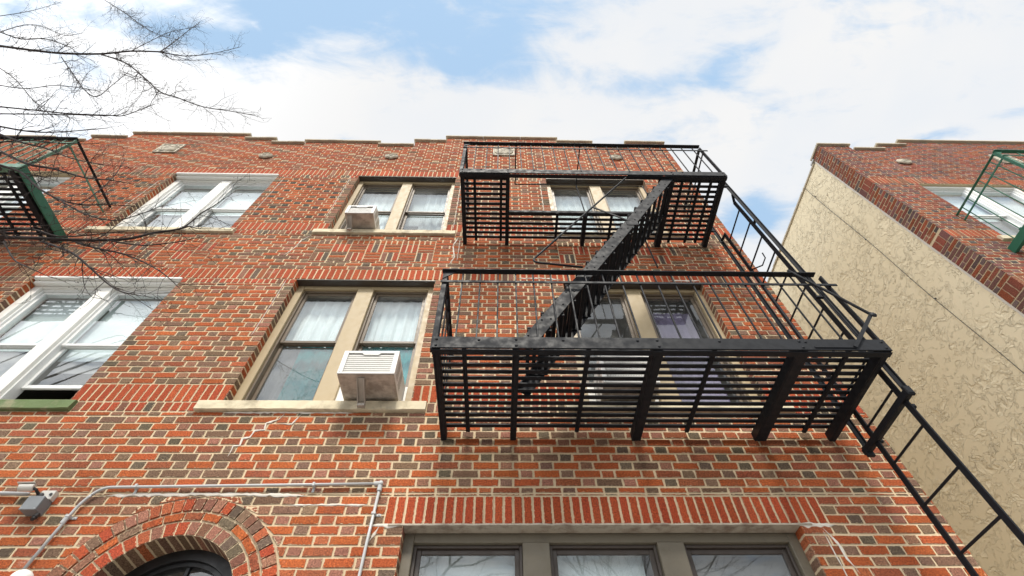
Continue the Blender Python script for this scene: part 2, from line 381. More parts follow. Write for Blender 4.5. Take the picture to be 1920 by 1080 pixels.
def courses(mb, F, U0, U1, za, zb, holes, colf, phase=0., circ=None, kmin=None):
    k0=math.floor((za-Z0)/CO+.001); k1=math.ceil((zb-Z0)/CO-.001)
    for k in range(k0,k1):
        a=max(Z0+k*CO, za); b=min(Z0+(k+1)*CO, zb)
        if b-a<.02: continue
        segs=[(U0,U1,a,b)]
        for (h0,h1,g0,g1) in holes:
            out=[]
            for (s0,s1,c,d) in segs:
                lo,hi=max(c,g0),min(d,g1)
                if hi-lo<=.004 or h1<=s0 or h0>=s1: out.append((s0,s1,c,d)); continue
                if h0>s0: out.append((s0,h0,c,d))
                if h1<s1: out.append((h1,s1,c,d))
                # what stays above or below the hole inside this course
                if lo-c>.025: out.append((max(s0,h0),min(s1,h1),c,lo))
                elif d-hi>.025: out.append((max(s0,h0),min(s1,h1),hi,d))
            segs=out
        for (s0,s1,c,d) in segs:
            if s1-s0<.02: continue
            subs=[(s0,s1,s0,s1)]
            if circ:
                cx,cz,rr=circ
                def half(z): 
                    q=rr*rr-(z-cz)**2; return sqrt(q) if q>0 else 0.
                hb,ht=half(c),half(d)
                if c<cz: hb=rr
                if hb>0 and s0<cx<s1: subs=[(s0,cx-hb,s0,cx-ht),(cx+hb,s1,cx+ht,s1)]
            for si,(b0,b1,t0,t1) in enumerate(subs):
                # joints of the bond inside [b0,b1]
                lo=min(b0,t0); hi=max(b1,t1)
                ph=phase+(UNIT/2 if k%2 else 0.)
                n0=math.floor((lo-ph)/UNIT)-1; n1=math.ceil((hi-ph)/UNIT)+1
                edges=[]
                for n in range(n0,n1+1):
                    x=ph+n*UNIT; edges.append((x,x+UNIT*.335,'h')); edges.append((x+UNIT*.335,x+UNIT,'s'))
                pieces=[[max(e0,lo),min(e1,hi),t] for e0,e1,t in edges if min(e1,hi)-max(e0,lo)>.003]
                if len(pieces)>1 and pieces[0][1]-pieces[0][0]<.05: pieces[1][0]=pieces[0][0]; pieces.pop(0)
                if len(pieces)>1 and pieces[-1][1]-pieces[-1][0]<.05: pieces[-2][1]=pieces[-1][1]; pieces.pop()
                for i,(e0,e1,t) in enumerate(pieces):
                    lb=e0 if i else b0; lt=e0 if i else t0; rb_=e1 if i<len(pieces)-1 else b1; rt_=e1 if i<len(pieces)-1 else t1
                    lb=max(lb,b0); lt=max(lt,t0); rb_=min(rb_,b1); rt_=min(rt_,t1)
                    if circ and len(subs)==2:
                        if rb_-lb<.03 and rt_-lt>.04: 
                            if si==0: lb=rb_-.03 if lb>rb_-.03 else lb; lb=min(lb,rb_-.03); rb_=b1; lb=min(lb,rb_-.02)
                            else: lb=b0; rb_=max(rb_,lb+.02)
                    jl=J/2 if (i or lo>U0+.001) else 0; jr=J/2
                    if i==0 and s0>U0+.001 and not circ: jl=0.001
                    if i==len(pieces)-1 and s1<U1-.001: jr=.001
                    if rb_-lb<.02 or rt_-lt<.004: continue
                    w=lambda: R.uniform(-.0026,.0026)
                    dz=.0015*sin(k*1.7+e0*.8)
                    q=[(lb+jl+w(),c+J/2+w()+dz),(rb_-jr+w(),c+J/2+w()+dz),(rt_-jr+w(),d-J/2+w()+dz),(lt+jl+w(),d-J/2+w()+dz)]
                    quadbrick(mb,F,q,colf(t,(e0+e1)/2,(c+d)/2,k))
def verticals(mb, F, u0,u1,z0,z1, colk, pitch=.0772, alt=None):
    n=max(1,round((u1-u0)/pitch)); p=(u1-u0)/n
    for i in range(n):
        k=colk if not alt or i%2==0 else alt
        rb(mb,F,u0+i*p+J/2,u0+(i+1)*p-J/2,z0+J/2,z1-J/2,bc(k))
def ring(mb, F, cx,cz,r0,r1,a0,a1,n,colf,proud=0.):
    for i in range(n):
        g=.0055
        p0=a0+(a1-a0)*i/n; p1=a0+(a1-a0)*(i+1)/n
        q=[(cx+cos(p0+g/r0)*(r0+.004),cz+sin(p0+g/r0)*(r0+.004)),(cx+cos(p0+g/r1)*(r1-.004),cz+sin(p0+g/r1)*(r1-.004)),
           (cx+cos(p1-g/r1)*(r1-.004),cz+sin(p1-g/r1)*(r1-.004)),(cx+cos(p1-g/r0)*(r0+.004),cz+sin(p1-g/r0)*(r0+.004))]
        quadbrick(mb,F,q,colf(),proud=proud)
def slab(mb, F, U0,U1,za,zb, holes, d, reveal=.2, top=None):
    """mortar bed: a sheet with openings, each opening lined with reveals"""
    us=sorted({U0,U1,*[h for q in holes for h in q[:2] if U0<h<U1]}); zs=sorted({za,zb,*[h for q in holes for h in q[2:4] if za<h<zb]})
    for i in range(len(us)-1):
        for k in range(len(zs)-1):
            a,b,c,e=us[i],us[i+1],zs[k],zs[k+1]; mx,mz=(a+b)/2,(c+e)/2
            if any(h[0]<mx<h[1] and h[2]<mz<h[3] for h in holes): continue
            mb.face([F.p(a,c,d),F.p(b,c,d),F.p(b,e,d),F.p(a,e,d)],MORT)
    for (a,b,c,e) in holes:
        if reveal<=0: continue
        k=d-reveal
        mb.face([F.p(a,c,d),F.p(a,e,d),F.p(a,e,k),F.p(a,c,k)],MORT); mb.face([F.p(b,e,d),F.p(b,c,d),F.p(b,c,k),F.p(b,e,k)],MORT)
        mb.face([F.p(a,e,d),F.p(b,e,d),F.p(b,e,k),F.p(a,e,k)],MORT); mb.face([F.p(b,c,d),F.p(a,c,d),F.p(a,c,k),F.p(b,c,k)],MORT)
def jamb_bricks(mb, x, side, za, zb, d0=0., d1=.1):
    """the brick ends that turn the corner into an opening; side=+1: jamb faces +x"""
    F=Face((x,0,0),(0,side*-1,0),(side,0,0)) if side<0 else Face((x,0,0),(0,1,0),(side,0,0))
    # simple courses down the reveal
    k0=math.floor((za-Z0)/CO+.001); k1=math.ceil((zb-Z0)/CO-.001)
    for k in range(k0,k1):
        a=max(Z0+k*CO,za); b=min(Z0+(k+1)*CO,zb)
        if b-a<.03: continue
        col=bc('h' if R.random()<.7 else 's')
        z0,z1=a+J/2,b-J/2
        pts=[(x+side*.0015,d0+.001,z0),(x+side*.0015,d1,z0),(x+side*.0015,d1,z1),(x+side*.0015,d0+.001,z1)]
        if side<0: pts=pts[::-1]
        bk=[(p[0]-side*.009,p[1],p[2]) for p in pts]
        mb.face(pts,BRICK,col,[(0.02,0.0),(.12,0.),(.12,.065),(0.02,.065)],(.14,.065))
        for i in range(4):
            j=(i+1)%4; mb.face([pts[i],bk[i],bk[j],pts[j]],BRICK,col)

# ------------------------------------------------------------------ windows
def rectframe(mb, x0,x1,z0,z1,y0,y1,w,m,wb=None,wt=None,bev=.003):
    wb=wb or w; wt=wt or w
    mb.box(x0,x0+w,y0,y1,z0,z1,m,bev); mb.box(x1-w,x1,y0,y1,z0,z1,m,bev)
    mb.box(x0+w,x1-w,y0+.0015,y1-.0015,z1-wt,z1,m,bev); mb.box(x0+w,x1-w,y0+.0015,y1-.0015,z0,z0+wb,m,bev)
def wavy(mb, x0,x1,z0,z1,y,m,amp=.025,n=None,freq=55.,seed=0.,gather=0.):
    n=n or max(12,int((x1-x0)/.012)); V=[]; rows=6
    for r in range(rows+1):
        t=r/rows; z=z1+(z0-z1)*t
        for i in range(n+1):
            u=i/n; x=x0+(x1-x0)*u
            yy=y+amp*(.35+.65*t)*(sin(freq*x+seed+.6*sin(3*t+seed))+.4*sin(freq*2.3*x+seed*2))
            V.append((x+gather*t*t*sin(seed+1),yy,z))
    w=n+1; mb.mesh(V,[(r*w+i,r*w+i+1,(r+1)*w+i+1,(r+1)*w+i) for r in range(rows) for i in range(n)],m)
def window(root, x0,x1,z0,z1, style, bays=2, y0=.1, mull=.19, side=.075, head=.07, foot=.03, label=None, curtains=None, screens=(1,1), openlow=(0,0), mid=None, up=None, arch_crown=False):
    """one window of the building: frame with mullions, and in each bay two sashes, panes, screen and curtain"""
    fm,sm=style
    f=MB()
    f.box(x0,x0+side,y0,y0+.16,z0,z1,fm,.004); f.box(x1-side,x1,y0,y0+.16,z0,z1,fm,.004)
    f.box(x0+side,x1-side,y0+.002,y0+.16,z1-head,z1,fm,.004); f.box(x0+side,x1-side,y0+.002,y0+.16,z0,z0+foot,fm,.004)
    if arch_crown:
        f.box(x0+.003,x1-.003,-.016,y0+.001,z1-.045,z1-.003,fm,.008); f.box(x0+.004,x1-.004,y0-.06,y0+.001,z1-.085,z1-.046,fm,.01)
    W_=(x1-x0-2*side-(bays-1)*mull)/bays
    bx=[]
    for i in range(bays):
        a=x0+side+i*(W_+mull); bx.append((a,a+W_))
        if i<bays-1: f.box(a+W_,a+W_+mull,y0-.004,y0+.16,z0+foot,z1-head,fm,.004)
    win=f.build('window',root,origin=((x0+x1)/2,y0,z0))
    if label: win['label']=label
    za,zb=z0+foot,z1-head; zm=mid if mid else (za+zb)/2
    for i,(a,b) in enumerate(bx):
        t=MB(); rectframe(t,a+.001,b-.001,za,zb,y0+.035,y0+.15,.022,sm); t.build('track',win)
        a2,b2=a+.022,b-.022; zt=zb-.022; zl=za+.012
        u=MB(); rectframe(u,a2,b2,zm-.018,zt,y0+.06,y0+.09,.034,sm,wb=.036); u.build('sash',win)
        p=MB(); p.box(a2+.03,b2-.03,y0+.072,y0+.077,zm+.014,zt-.03,GLASS); p.build('glass_pane',win)
        lo=openlow[i] if i<len(openlow) else 0
        l=MB(); rectframe(l,a2,b2,zl+lo,zm+.02,y0+.10,y0+.13,.034,sm,wb=.045); l.build('sash',win)
        p=MB(); p.box(a2+.03,b2-.03,y0+.112,y0+.117,zl+lo+.04,zm-.008,GLASS); p.build('glass_pane',win)
        if i<len(screens) and screens[i]:
            q=MB(); rectframe(q,a2+.002,b2-.002,zl,zm-.02,y0+.133,y0+.143,.016,sm); q.box(a2+.016,b2-.016,y0+.137,y0+.1385,zl+.016,zm-.036,SCREEN); q.build('insect_screen',win)
        for cu in (curtains[i] if curtains and i<len(curtains) and curtains[i] else []):
            kind,mat,fa,fb,ta,tb,yy=cu
            c=MB(); X0,X1=a+(b-a)*fa,a+(b-a)*fb; ZA,ZB=za+(zb-za)*ta,za+(zb-za)*tb
            if kind=='w': wavy(c,X0,X1,ZA,ZB,y0+yy,mat,amp=.022,freq=46.,seed=i*2.1+x0)
            else: c.box(X0,X1,y0+yy,y0+yy+.004,ZA,ZB,mat)
            ob=c.build('curtain' if kind=='w' else 'roller_blind',win,smooth=(kind=='w'))
    return win
def sill(root, x0,x1,z0,z1,m,label=None,y=-.038,chips=True):
    mb=MB(); n=max(8,int((x1-x0)/.06)); V=[]
    for i in range(n+1):
        x=x0+(x1-x0)*i/n; w=lambda s: (mnoise.noise(Vector((x*9,s*5.,z0)))*.007 if chips else 0)
        V+= [(x,y+w(1),z0+.006+w(2)*.5),(x,y+w(3)+.004,z1-.012+w(4)*.4),(x,y+.014,z1-.001),(x,.22,z1+.008),(x,.22,z0),(x,y+.012,z0)]
    F=[(i*6+k,i*6+(k+1)%6,(i+1)*6+(k+1)%6,(i+1)*6+k) for i in range(n) for k in range(6)]
    F+=[tuple(range(5,-1,-1)),tuple(n*6+k for k in range(6))]
    mb.mesh(V,F,m); o=mb.build('window_sill',root,origin=((x0+x1)/2,0,z0))
    if label: o['label']=label
    return o
BR=[
(0.017, 0.009, [(-7.928, -1.892, 10.308), (-7.122, -1.915, 9.912), (-6.592, -1.9, 9.801), (-6.093, -1.885, 9.893), (-5.719, -1.908, 10.013), (-5.326, -1.892, 10.095)]),
(0.008, 0.003, [(-5.301, -1.9, 10.055), (-5.555, -1.885, 10.902), (-5.8, -1.908, 11.828), (-6.185, -1.892, 13.093)]),
(0.008, 0.003, [(-5.086, -1.965, 9.712), (-4.79, -1.95, 9.584), (-4.613, -1.935, 9.605), (-4.307, -1.958, 9.71), (-4.181, -1.942, 10.323)]),
(0.006, 0.003, [(-5.467, -1.85, 10.32), (-5.078, -1.835, 9.897), (-4.763, -1.858, 9.691), (-4.444, -1.842, 9.838)]),
(0.01, 0.003, [(-6.256, -1.835, 10.11), (-5.471, -1.858, 9.44), (-4.769, -1.842, 8.677), (-4.116, -1.865, 7.894), (-3.846, -1.85, 7.73), (-3.387, -1.835, 7.414), (-2.985, -1.858, 7.193), (-2.693, -1.842, 7.104)]),
(0.007, 0.003, [(-9.475, -2.015, 15.324), (-7.772, -2.0, 13.315), (-6.523, -1.985, 11.802), (-5.687, -2.007, 10.825), (-5.226, -1.992, 10.518)]),
(0.006, 0.003, [(-5.746, -1.9, 10.053), (-5.983, -1.885, 10.955), (-6.07, -1.908, 11.793), (-5.971, -1.892, 12.553)]),
(0.008, 0.003, [(-5.945, -1.707, 7.72), (-5.541, -1.692, 7.666), (-4.963, -1.715, 7.472), (-4.558, -1.7, 7.485), (-4.407, -1.685, 7.524), (-4.292, -1.708, 7.708), (-4.301, -1.692, 7.99)]),
(0.009, 0.004, [(-8.238, -2.015, 10.778), (-7.534, -2.0, 10.3), (-7.267, -1.985, 10.427), (-6.38, -2.007, 9.706), (-6.134, -1.992, 9.451)]),
(0.006, 0.003, [(-7.683, -2.115, 10.16), (-7.933, -2.1, 10.942), (-7.622, -2.085, 10.921), (-6.646, -2.108, 10.044), (-6.584, -2.093, 10.351)]),
(0.006, 0.003, [(-7.109, -1.8, 9.229), (-6.447, -1.785, 8.654), (-5.517, -1.808, 7.715), (-4.819, -1.792, 7.077)]),
(0.007, 0.003, [(-6.662, -1.842, 9.826), (-5.589, -1.865, 8.571), (-5.035, -1.85, 7.94), (-4.779, -1.835, 7.75), (-4.866, -1.858, 8.18), (-5.148, -1.842, 8.958)]),
(0.009, 0.003, [(-5.395, -1.7, 7.033), (-4.983, -1.685, 6.923), (-4.604, -1.708, 6.873), (-4.289, -1.692, 7.059)]),
(0.011, 0.003, [(-5.731, -1.515, 7.32), (-5.341, -1.5, 7.114), (-4.976, -1.485, 6.975), (-4.471, -1.508, 6.647), (-4.026, -1.492, 6.507)]),
(0.013, 0.003, [(-5.37, -1.492, 6.856), (-4.782, -1.515, 6.469), (-4.461, -1.5, 6.379), (-4.041, -1.485, 6.208), (-3.773, -1.508, 6.122), (-3.554, -1.492, 6.08)]),
(0.012, 0.003, [(-5.27, -1.407, 6.674), (-4.949, -1.392, 6.531), (-4.439, -1.415, 6.103), (-4.123, -1.4, 5.909), (-3.885, -1.385, 5.835), (-3.609, -1.407, 5.796), (-3.36, -1.392, 5.798)]),
(0.008, 0.003, [(-5.565, -1.5, 7.104), (-5.368, -1.485, 7.215), (-4.909, -1.508, 7.084), (-4.568, -1.492, 7.113)]),
(0.007, 0.003, [(-6.02, -1.615, 7.749), (-5.654, -1.6, 7.807), (-5.275, -1.585, 7.858), (-4.701, -1.608, 7.778), (-4.705, -1.592, 8.053)]),
(0.016, 0.003, [(-4.29, -1.292, 5.378), (-3.945, -1.315, 5.332), (-3.659, -1.3, 5.334), (-3.389, -1.285, 5.366), (-3.167, -1.308, 5.362), (-3.062, -1.292, 5.485), (-2.854, -1.315, 5.514), (-2.831, -1.3, 5.641), (-2.842, -1.285, 5.881), (-2.769, -1.308, 5.988), (-2.743, -1.292, 6.301)]),
(0.01, 0.003, [(-3.883, -1.292, 5.312), (-3.496, -1.315, 5.11), (-3.238, -1.3, 4.926), (-2.984, -1.285, 4.732), (-2.78, -1.308, 4.589), (-2.646, -1.292, 4.567)]),
(0.008, 0.003, [(-3.678, -1.242, 5.387), (-3.383, -1.265, 5.252), (-3.149, -1.25, 5.195), (-2.916, -1.235, 5.085), (-2.662, -1.258, 4.899), (-2.48, -1.242, 4.753)]),
(0.007, 0.003, [(-4.187, -1.3, 5.292), (-3.911, -1.285, 5.041), (-3.698, -1.308, 4.906), (-3.528, -1.292, 4.832)]),
(0.009, 0.003, [(-4.233, -1.365, 5.358), (-4.024, -1.35, 5.421), (-3.743, -1.335, 5.331), (-3.451, -1.358, 5.329), (-3.249, -1.343, 5.422)]),
(0.006, 0.003, [(-3.366, -1.3, 5.341), (-3.04, -1.285, 5.284), (-2.75, -1.308, 5.311), (-2.665, -1.292, 5.4)]),
(0.005, 0.003, [(-3.857, -1.4, 5.805), (-3.91, -1.385, 6.146), (-3.959, -1.407, 6.484), (-4.135, -1.392, 6.909)]),
(0.006, 0.003, [(-4.094, -1.415, 5.878), (-3.708, -1.4, 5.631), (-3.39, -1.385, 5.533), (-3.193, -1.407, 5.63), (-3.139, -1.392, 5.804)]),
(0.006, 0.003, [(-9.493, -2.035, 12.349), (-9.355, -2.057, 12.964), (-9.878, -2.042, 14.412)]),
(0.006, 0.003, [(-6.558, -1.75, 8.51), (-6.168, -1.735, 8.435), (-5.82, -1.758, 8.532), (-5.234, -1.742, 8.362)])]
# ================================================================== GROUND
g=MB(); g.face([(-400,-400,-.13),(400,-400,-.13),(400,400,-.13),(-400,400,-.13)],newmat('earth',(.16,.15,.13),.95)[0]); tag(g.build('ground'),kind='structure')
CONC,ct,cb=newmat('concrete_paving',(.34,.33,.31),.9)
ct.links.new(mixc(ct,noise(ct,1.5,6.),(.27,.26,.245),(.4,.39,.37)),cb.inputs['Base Color'])
ASPH,ct,cb=newmat('asphalt',(.05,.05,.05),.9); ct.links.new(mixc(ct,noise(ct,30.,4.),(.035,.035,.036),(.075,.075,.075)),cb.inputs['Base Color'])
g=MB(); g.box(-60,60,-4.8,20,-.12,0,CONC); tag(g.build('pavement'),kind='structure')
g=MB(); g.box(-60,60,-4.98,-4.803,-.12,.004,newmat('kerb_stone',(.3,.3,.29),.9)[0],.015); tag(g.build('kerb'),kind='structure')
g=MB(); g.face([(-60,-14,-.126),(60,-14,-.126),(60,-4.98,-.126),(-60,-4.98,-.126)],ASPH); tag(g.build('road'),kind='structure')

# ================================================================== MAIN BUILDING
bld=empty('apartment_building',(-4.5,0,0),'red brick apartment house with stepped parapet, tan and white framed windows and the arched doorway','building')
X0,X1=-13.6,3.335
FR=Face((0,0,0),(1,0,0),(0,-1,0))
K=lambda n: Z0+n*CO
H2,H3=K(41),K(83)                  # heads of the two upper window rows
SB2,SB3=4.70,7.885
PAR=[(X0,-11.6,11.76),(-11.6,-11.0,11.57),(-11.0,-10.3,11.36),(-10.3,-8.9,11.49),(-8.9,-8.2,11.36),(-8.2,-7.52,11.58),(-7.52,-5.2,11.82),(-5.2,-4.59,11.60),(-4.59,-3.93,11.38),(-3.93,-2.48,11.50),(-2.48,-1.76,11.36),(-1.76,-1.14,11.62),(-1.14,1.115,11.87),(1.115,1.83,11.70),(1.83,2.56,11.46),(2.56,X1,11.72)]
OPEN=[(-2.50,-.81,SB2,H2),(.765,2.50,SB2,H2),(-5.63,-3.87,SB2,H2),
      (-2.49,-.80,SB3,H3),(.765,2.50,SB3,H3),(-5.63,-3.87,SB3,H3),(-8.95,-7.25,SB3,H3),(-8.95,-7.25,SB2,H2),(-12.3,-10.6,SB3,H3),(-12.3,-10.6,SB2,H2)]
SILLS=[(-2.70,-.665,4.588,4.70),(.60,2.68,4.588,4.70),(-5.80,-3.785,4.588,4.70),(-2.66,-.655,7.775,7.885),(.60,2.68,7.775,7.885),(-5.80,-3.76,7.775,7.885),(-9.12,-7.08,7.775,7.885),(-9.12,-7.08,4.588,4.70),(-12.5,-10.4,7.775,7.885),(-12.5,-10.4,4.588,4.70)]
O1=(-.69,2.215,1.3,K(0))
ACX,ACZ,AR0,AR1=-2.216,2.965,.513,.795
DOOR=(ACX-AR0,ACX+AR0,0.,ACZ)
DARK=[]
wall=MB()
# bands of upright bricks (filled apart, so cut out of the running bond)
bands=[]
bands.append((-.84,2.44,K(0),K(3)))
def between(zr0,zr1,xs,zt0,zt1):
    """stretches of facade left between openings/sills in a height range"""
    cuts=sorted([(a,b) for a,b,c,d in xs if c<(zr0+zr1)/2<d]); out=[]; x=X0
    for a,b in cuts:
        if a>x+.05: out.append((x,a))
        x=max(x,b)
    if X1>x+.05: out.append((x,X1))
    return out
bands.append((X0,X1,K(41),K(44))); bands.append((X0,X1,K(83),K(86)))
for (u0,u1) in between(4.7,4.9,OPEN,0,0): bands.append((u0,u1,4.70,K(18)))
for (u0,u1) in between(4.6,4.69,SILLS,0,0): bands.append((u0,u1,4.588,4.70))
for (u0,u1) in between(7.9,8.1,OPEN,0,0): bands.append((u0,u1,SB3,K(60)))
for (u0,u1) in between(7.78,7.88,SILLS,0,0): bands.append((u0,u1,7.775,SB3))
for (u0,u1) in between(6.6,6.66,OPEN,0,0):
    bands.append((u0,u1,K(41)-.098,K(41)))
for (u0,u1) in between(9.8,9.85,OPEN,0,0):
    bands.append((u0,u1,K(83)-.098,K(83)))
panels=[(-2.50,-.90,7.09,K(53.6)),(.77,2.46,7.09,K(53.6)),(-5.60,-3.83,7.09,K(53.6)),(-8.95,-7.25,7.09,K(53.6))]
for a in bands: u0,u1,z0,z1=a; h=z1-z0
for i,(u0,u1,z0,z1) in enumerate(bands):
    h=z1-z0
    if h<.15: verticals(wall,FR,u0,u1,z0,z1,'h' if i%2 else 'm')
    elif i==0: verticals(wall,FR,u0,u1,z0,z1,'R',pitch=.0735)
    elif i in (1,2):
        # over the windows all red, between them red and brown
        x=u0; n=round((u1-u0)/.0772); p=(u1-u0)/n
        for q in range(n):
            xc=u0+(q+.5)*p; over=any(o[0]-.1<xc<o[1]+.1 for o in OPEN[:8])
            rb(wall,FR,u0+q*p+J/2,u0+(q+1)*p-J/2,z0+J/2,z1-J/2,bc('r' if over or R.random()<.55 else ('h' if R.random()<.5 else 's')))
    else: verticals(wall,FR,u0,u1,z0,z1,'r')
for (u0,u1,z0,z1) in panels:      # basket weave panels under the top windows
    verticals(wall,FR,u0,u1,z1-.10,z1,'s'); zt=z1-.10; zb=z0; hh=(zt-zb)/2
    n=round((u1-u0)/.225); p=(u1-u0)/n
    for r in range(2):
        for i in range(n):
            a=u0+i*p; c=zb+r*hh
            if (i+r)%2==0:
                for k in range(3): rb(wall,FR,a+k*p/3+J/2,a+(k+1)*p/3-J/2,c+J/2,c+hh-J/2,bc('m'))
            else:
                for k in range(3): rb(wall,FR,a+J/2,a+p-J/2,c+k*hh/3+J/2,c+(k+1)*hh/3-J/2,bc('s'))
def facecol(t,x,z,k):
    # flashed bricks at the jambs, diaper lozenges between the top windows, darker parapet
    if SB3+.25<z<H3-.15:
        for (a,b) in ((-3.80,-2.62),(-7.1,-5.75)):
            if a<x<b:
                xc=(a+b)/2; i_=round(x/(UNIT/2))
                if t=='h': return bc('d') if (i_+k)%8<2 or (i_-k)%8<2 else bc('s')
                return bc('s')
    if z<H2+.05 or SB3<z<H3:
        for o in OPEN:
            if o[2]<z<o[3] and (abs(x-o[0])<.13 or abs(x-o[1])<.13) : return bc('h')
    if z>K(86):
        # parapet: weathered darker bricks, every second header pale with efflorescence in slanting lines
        if t=='h':
            return bc('l') if ((k+round(x/(UNIT/2)))%6==0) else bc('p')
        return bc('p') if R.random()<.45 else bc('s')
    return bc(t)
holes=OPEN+SILLS+[O1]+bands+panels+[DOOR]
# parapet steps: bricks only up to each step's height
ztop=11.32
nz=K(math.floor((11.32-Z0)/CO))
courses(wall,FR,X0,X1,0.,ACZ-.8+.0,[h for h in holes if h[2]<ACZ],facecol)
courses(wall,FR,X0,X1,ACZ-.8,3.80,[h for h in holes if h is not DOOR]+[(ACX-AR1,ACX+AR1,0,ACZ)],facecol,circ=(ACX,ACZ,AR1))
courses(wall,FR,X0,X1,3.80,nz,holes,facecol)
for (a,b,zt) in PAR: courses(wall,FR,a,b,nz,zt,[],facecol)
# arch rings
ring(wall,FR,ACX,ACZ,AR0,AR0+.10,0,pi,22,lambda:bc('m' if R.random()<.5 else 'h'))
ring(wall,FR,ACX,ACZ,AR0+.108,AR0+.17,0,pi,15,lambda:bc('s' if R.random()<.6 else 'h'),proud=.006)
ring(wall,FR,ACX,ACZ,AR0+.178,AR1-.006,0,pi,31,lambda:bc('m' if R.random()<.5 else 'h'),proud=.010)
# reveals
for o in OPEN:
    jamb_bricks(wall,o[0],1,o[2],o[3]); jamb_bricks(wall,o[1],-1,o[2],o[3])
jamb_bricks(wall,O1[0],1,O1[2],O1[3],d1=.12); jamb_bricks(wall,O1[1],-1,O1[2],O1[3],d1=.12)
for i in range(26):               # arch soffit bricks
    a0=pi*i/26+.012; a1=pi*(i+1)/26-.012
    P_=[(ACX+cos(a)*AR0*.998,y,ACZ+sin(a)*AR0*.998) for a,y in ((a0,.002),(a0,.20),(a1,.20),(a1,.002))]
    wall.face(P_[::-1],BRICK,bc('h'),[(0,0),(.2,0),(.2,.06),(0,.06)],(.2,.06))
# mortar bed
mh=OPEN+[O1]+[(ACX-AR1,ACX+AR1,0.,ACZ+AR1)]+[s for s in SILLS]
MD=-.0055
slab(wall,FR,X0,X1,0.,11.30,mh,MD,reveal=0)
for o in OPEN+[O1]: 
    a,b,c,e=o; k=-.3
    for q in ([(a,c),(a,e)],[(b,e),(b,c)],[(a,e),(b,e)],[(b,c),(a,c)]):
        (u,v),(w,z)=q; wall.face([FR.p(u,v,MD),FR.p(w,z,MD),FR.p(w,z,k),FR.p(u,v,k)],MORT)
for (a,b,zt) in PAR: wall.face([FR.p(a,11.30,MD),FR.p(b,11.30,MD),FR.p(b,zt,MD),FR.p(a,zt,MD)],MORT)
n=48                               # bed round the arch
def sq(a):
    c,s=cos(a),sin(a); m_=max(abs(c),s); return (ACX+c/m_*AR1,ACZ+s/m_*AR1)
for i in range(n):
    a0,a1=pi*i/n,pi*(i+1)/n
    wall.face([FR.p(ACX+cos(a0)*AR0,ACZ+sin(a0)*AR0,MD),FR.p(*sq(a0),MD),FR.p(*sq(a1),MD),FR.p(ACX+cos(a1)*AR0,ACZ+sin(a1)*AR0,MD)],MORT)
    wall.face([FR.p(ACX+cos(a0)*AR0,ACZ+sin(a0)*AR0,MD),FR.p(ACX+cos(a1)*AR0,ACZ+sin(a1)*AR0,MD),FR.p(ACX+cos(a1)*AR0,ACZ+sin(a1)*AR0,-.3),FR.p(ACX+cos(a0)*AR0,ACZ+sin(a0)*AR0,-.3)],MORT)
for sx in (-1,1):
    a,b=ACX+sx*AR0,ACX+sx*AR1
    wall.face([FR.p(min(a,b),0,MD),FR.p(max(a,b),0,MD),FR.p(max(a,b),ACZ,MD),FR.p(min(a,b),ACZ,MD)],MORT)
    wall.face([FR.p(a,0,MD),FR.p(a,ACZ,MD),FR.p(a,ACZ,-.3),FR.p(a,0,-.3)],MORT)
    courses(wall,FR,min(a,b),max(a,b),0,ACZ,[],facecol)
# right-hand side wall of the building, seen end-on
SR=Face((X1,0,0),(0,1,0),(1,0,0))
SR2=Face((X1-.006,0,0),(0,1,0),(1,0,0))
courses(wall,SR,0.,.62,2.5,nz,[],facecol); courses(wall,SR,0.,.62,nz,11.72,[],facecol)
slab(wall,SR2,.006,12.,0.,11.70,[],0.,reveal=0)
wall.build('front_wall',bld,origin=(0,0,0),attrs=True)
# shell behind the brick skin
sh=MB()
sh.box(X0,X1-.02,11.9,12.,0,11.,PLASTER); sh.box(X0-.1,X0,.0,12.,0,11.3,MORT)
for z in (3.75,7.0): sh.box(X0+.01,X1-.05,.32,11.9,z,z+.25,PLASTER)
for x in (-9.9,-6.6,-3.2,-.1): sh.box(x-.06,x+.06,.32,11.9,0,10.5,PLASTER)
sh.build('inner_wall',bld)
rf=MB(); rf.box(X0+.01,X1-.03,.32,11.95,10.55,10.75,newmat('roof_felt',(.06,.06,.06),.95)[0]); rf.build('roof',bld)
bk=MB()
for (a,b,zt) in PAR: bk.box(a+.001,b-.001,.01,.30,10.2,zt-.001,MORT)
bk.box(X0,X1-.01,.30,.305,0.0,0.5,MORT); bk.build('parapet_backing',bld)
for i,(a,b,zt) in enumerate(PAR):
    cp=MB()
    hiL=i>0 and PAR[i-1][2]>zt; hiR=i<len(PAR)-1 and PAR[i+1][2]>zt
    n_=max(2,int((b-a)/.7)); A=a+(.002 if hiL else -.035); B=b-(.002 if hiR else -.035)
    for q in range(n_): cp.box(A+(B-A)*q/n_+.002,A+(B-A)*(q+1)/n_-.002,-.05+R.uniform(-.004,.004),.34,zt+.001,zt+.05+R.uniform(-.003,.003),STONE,.006)
    cp.build('coping_stone',bld,origin=(a,0,zt))
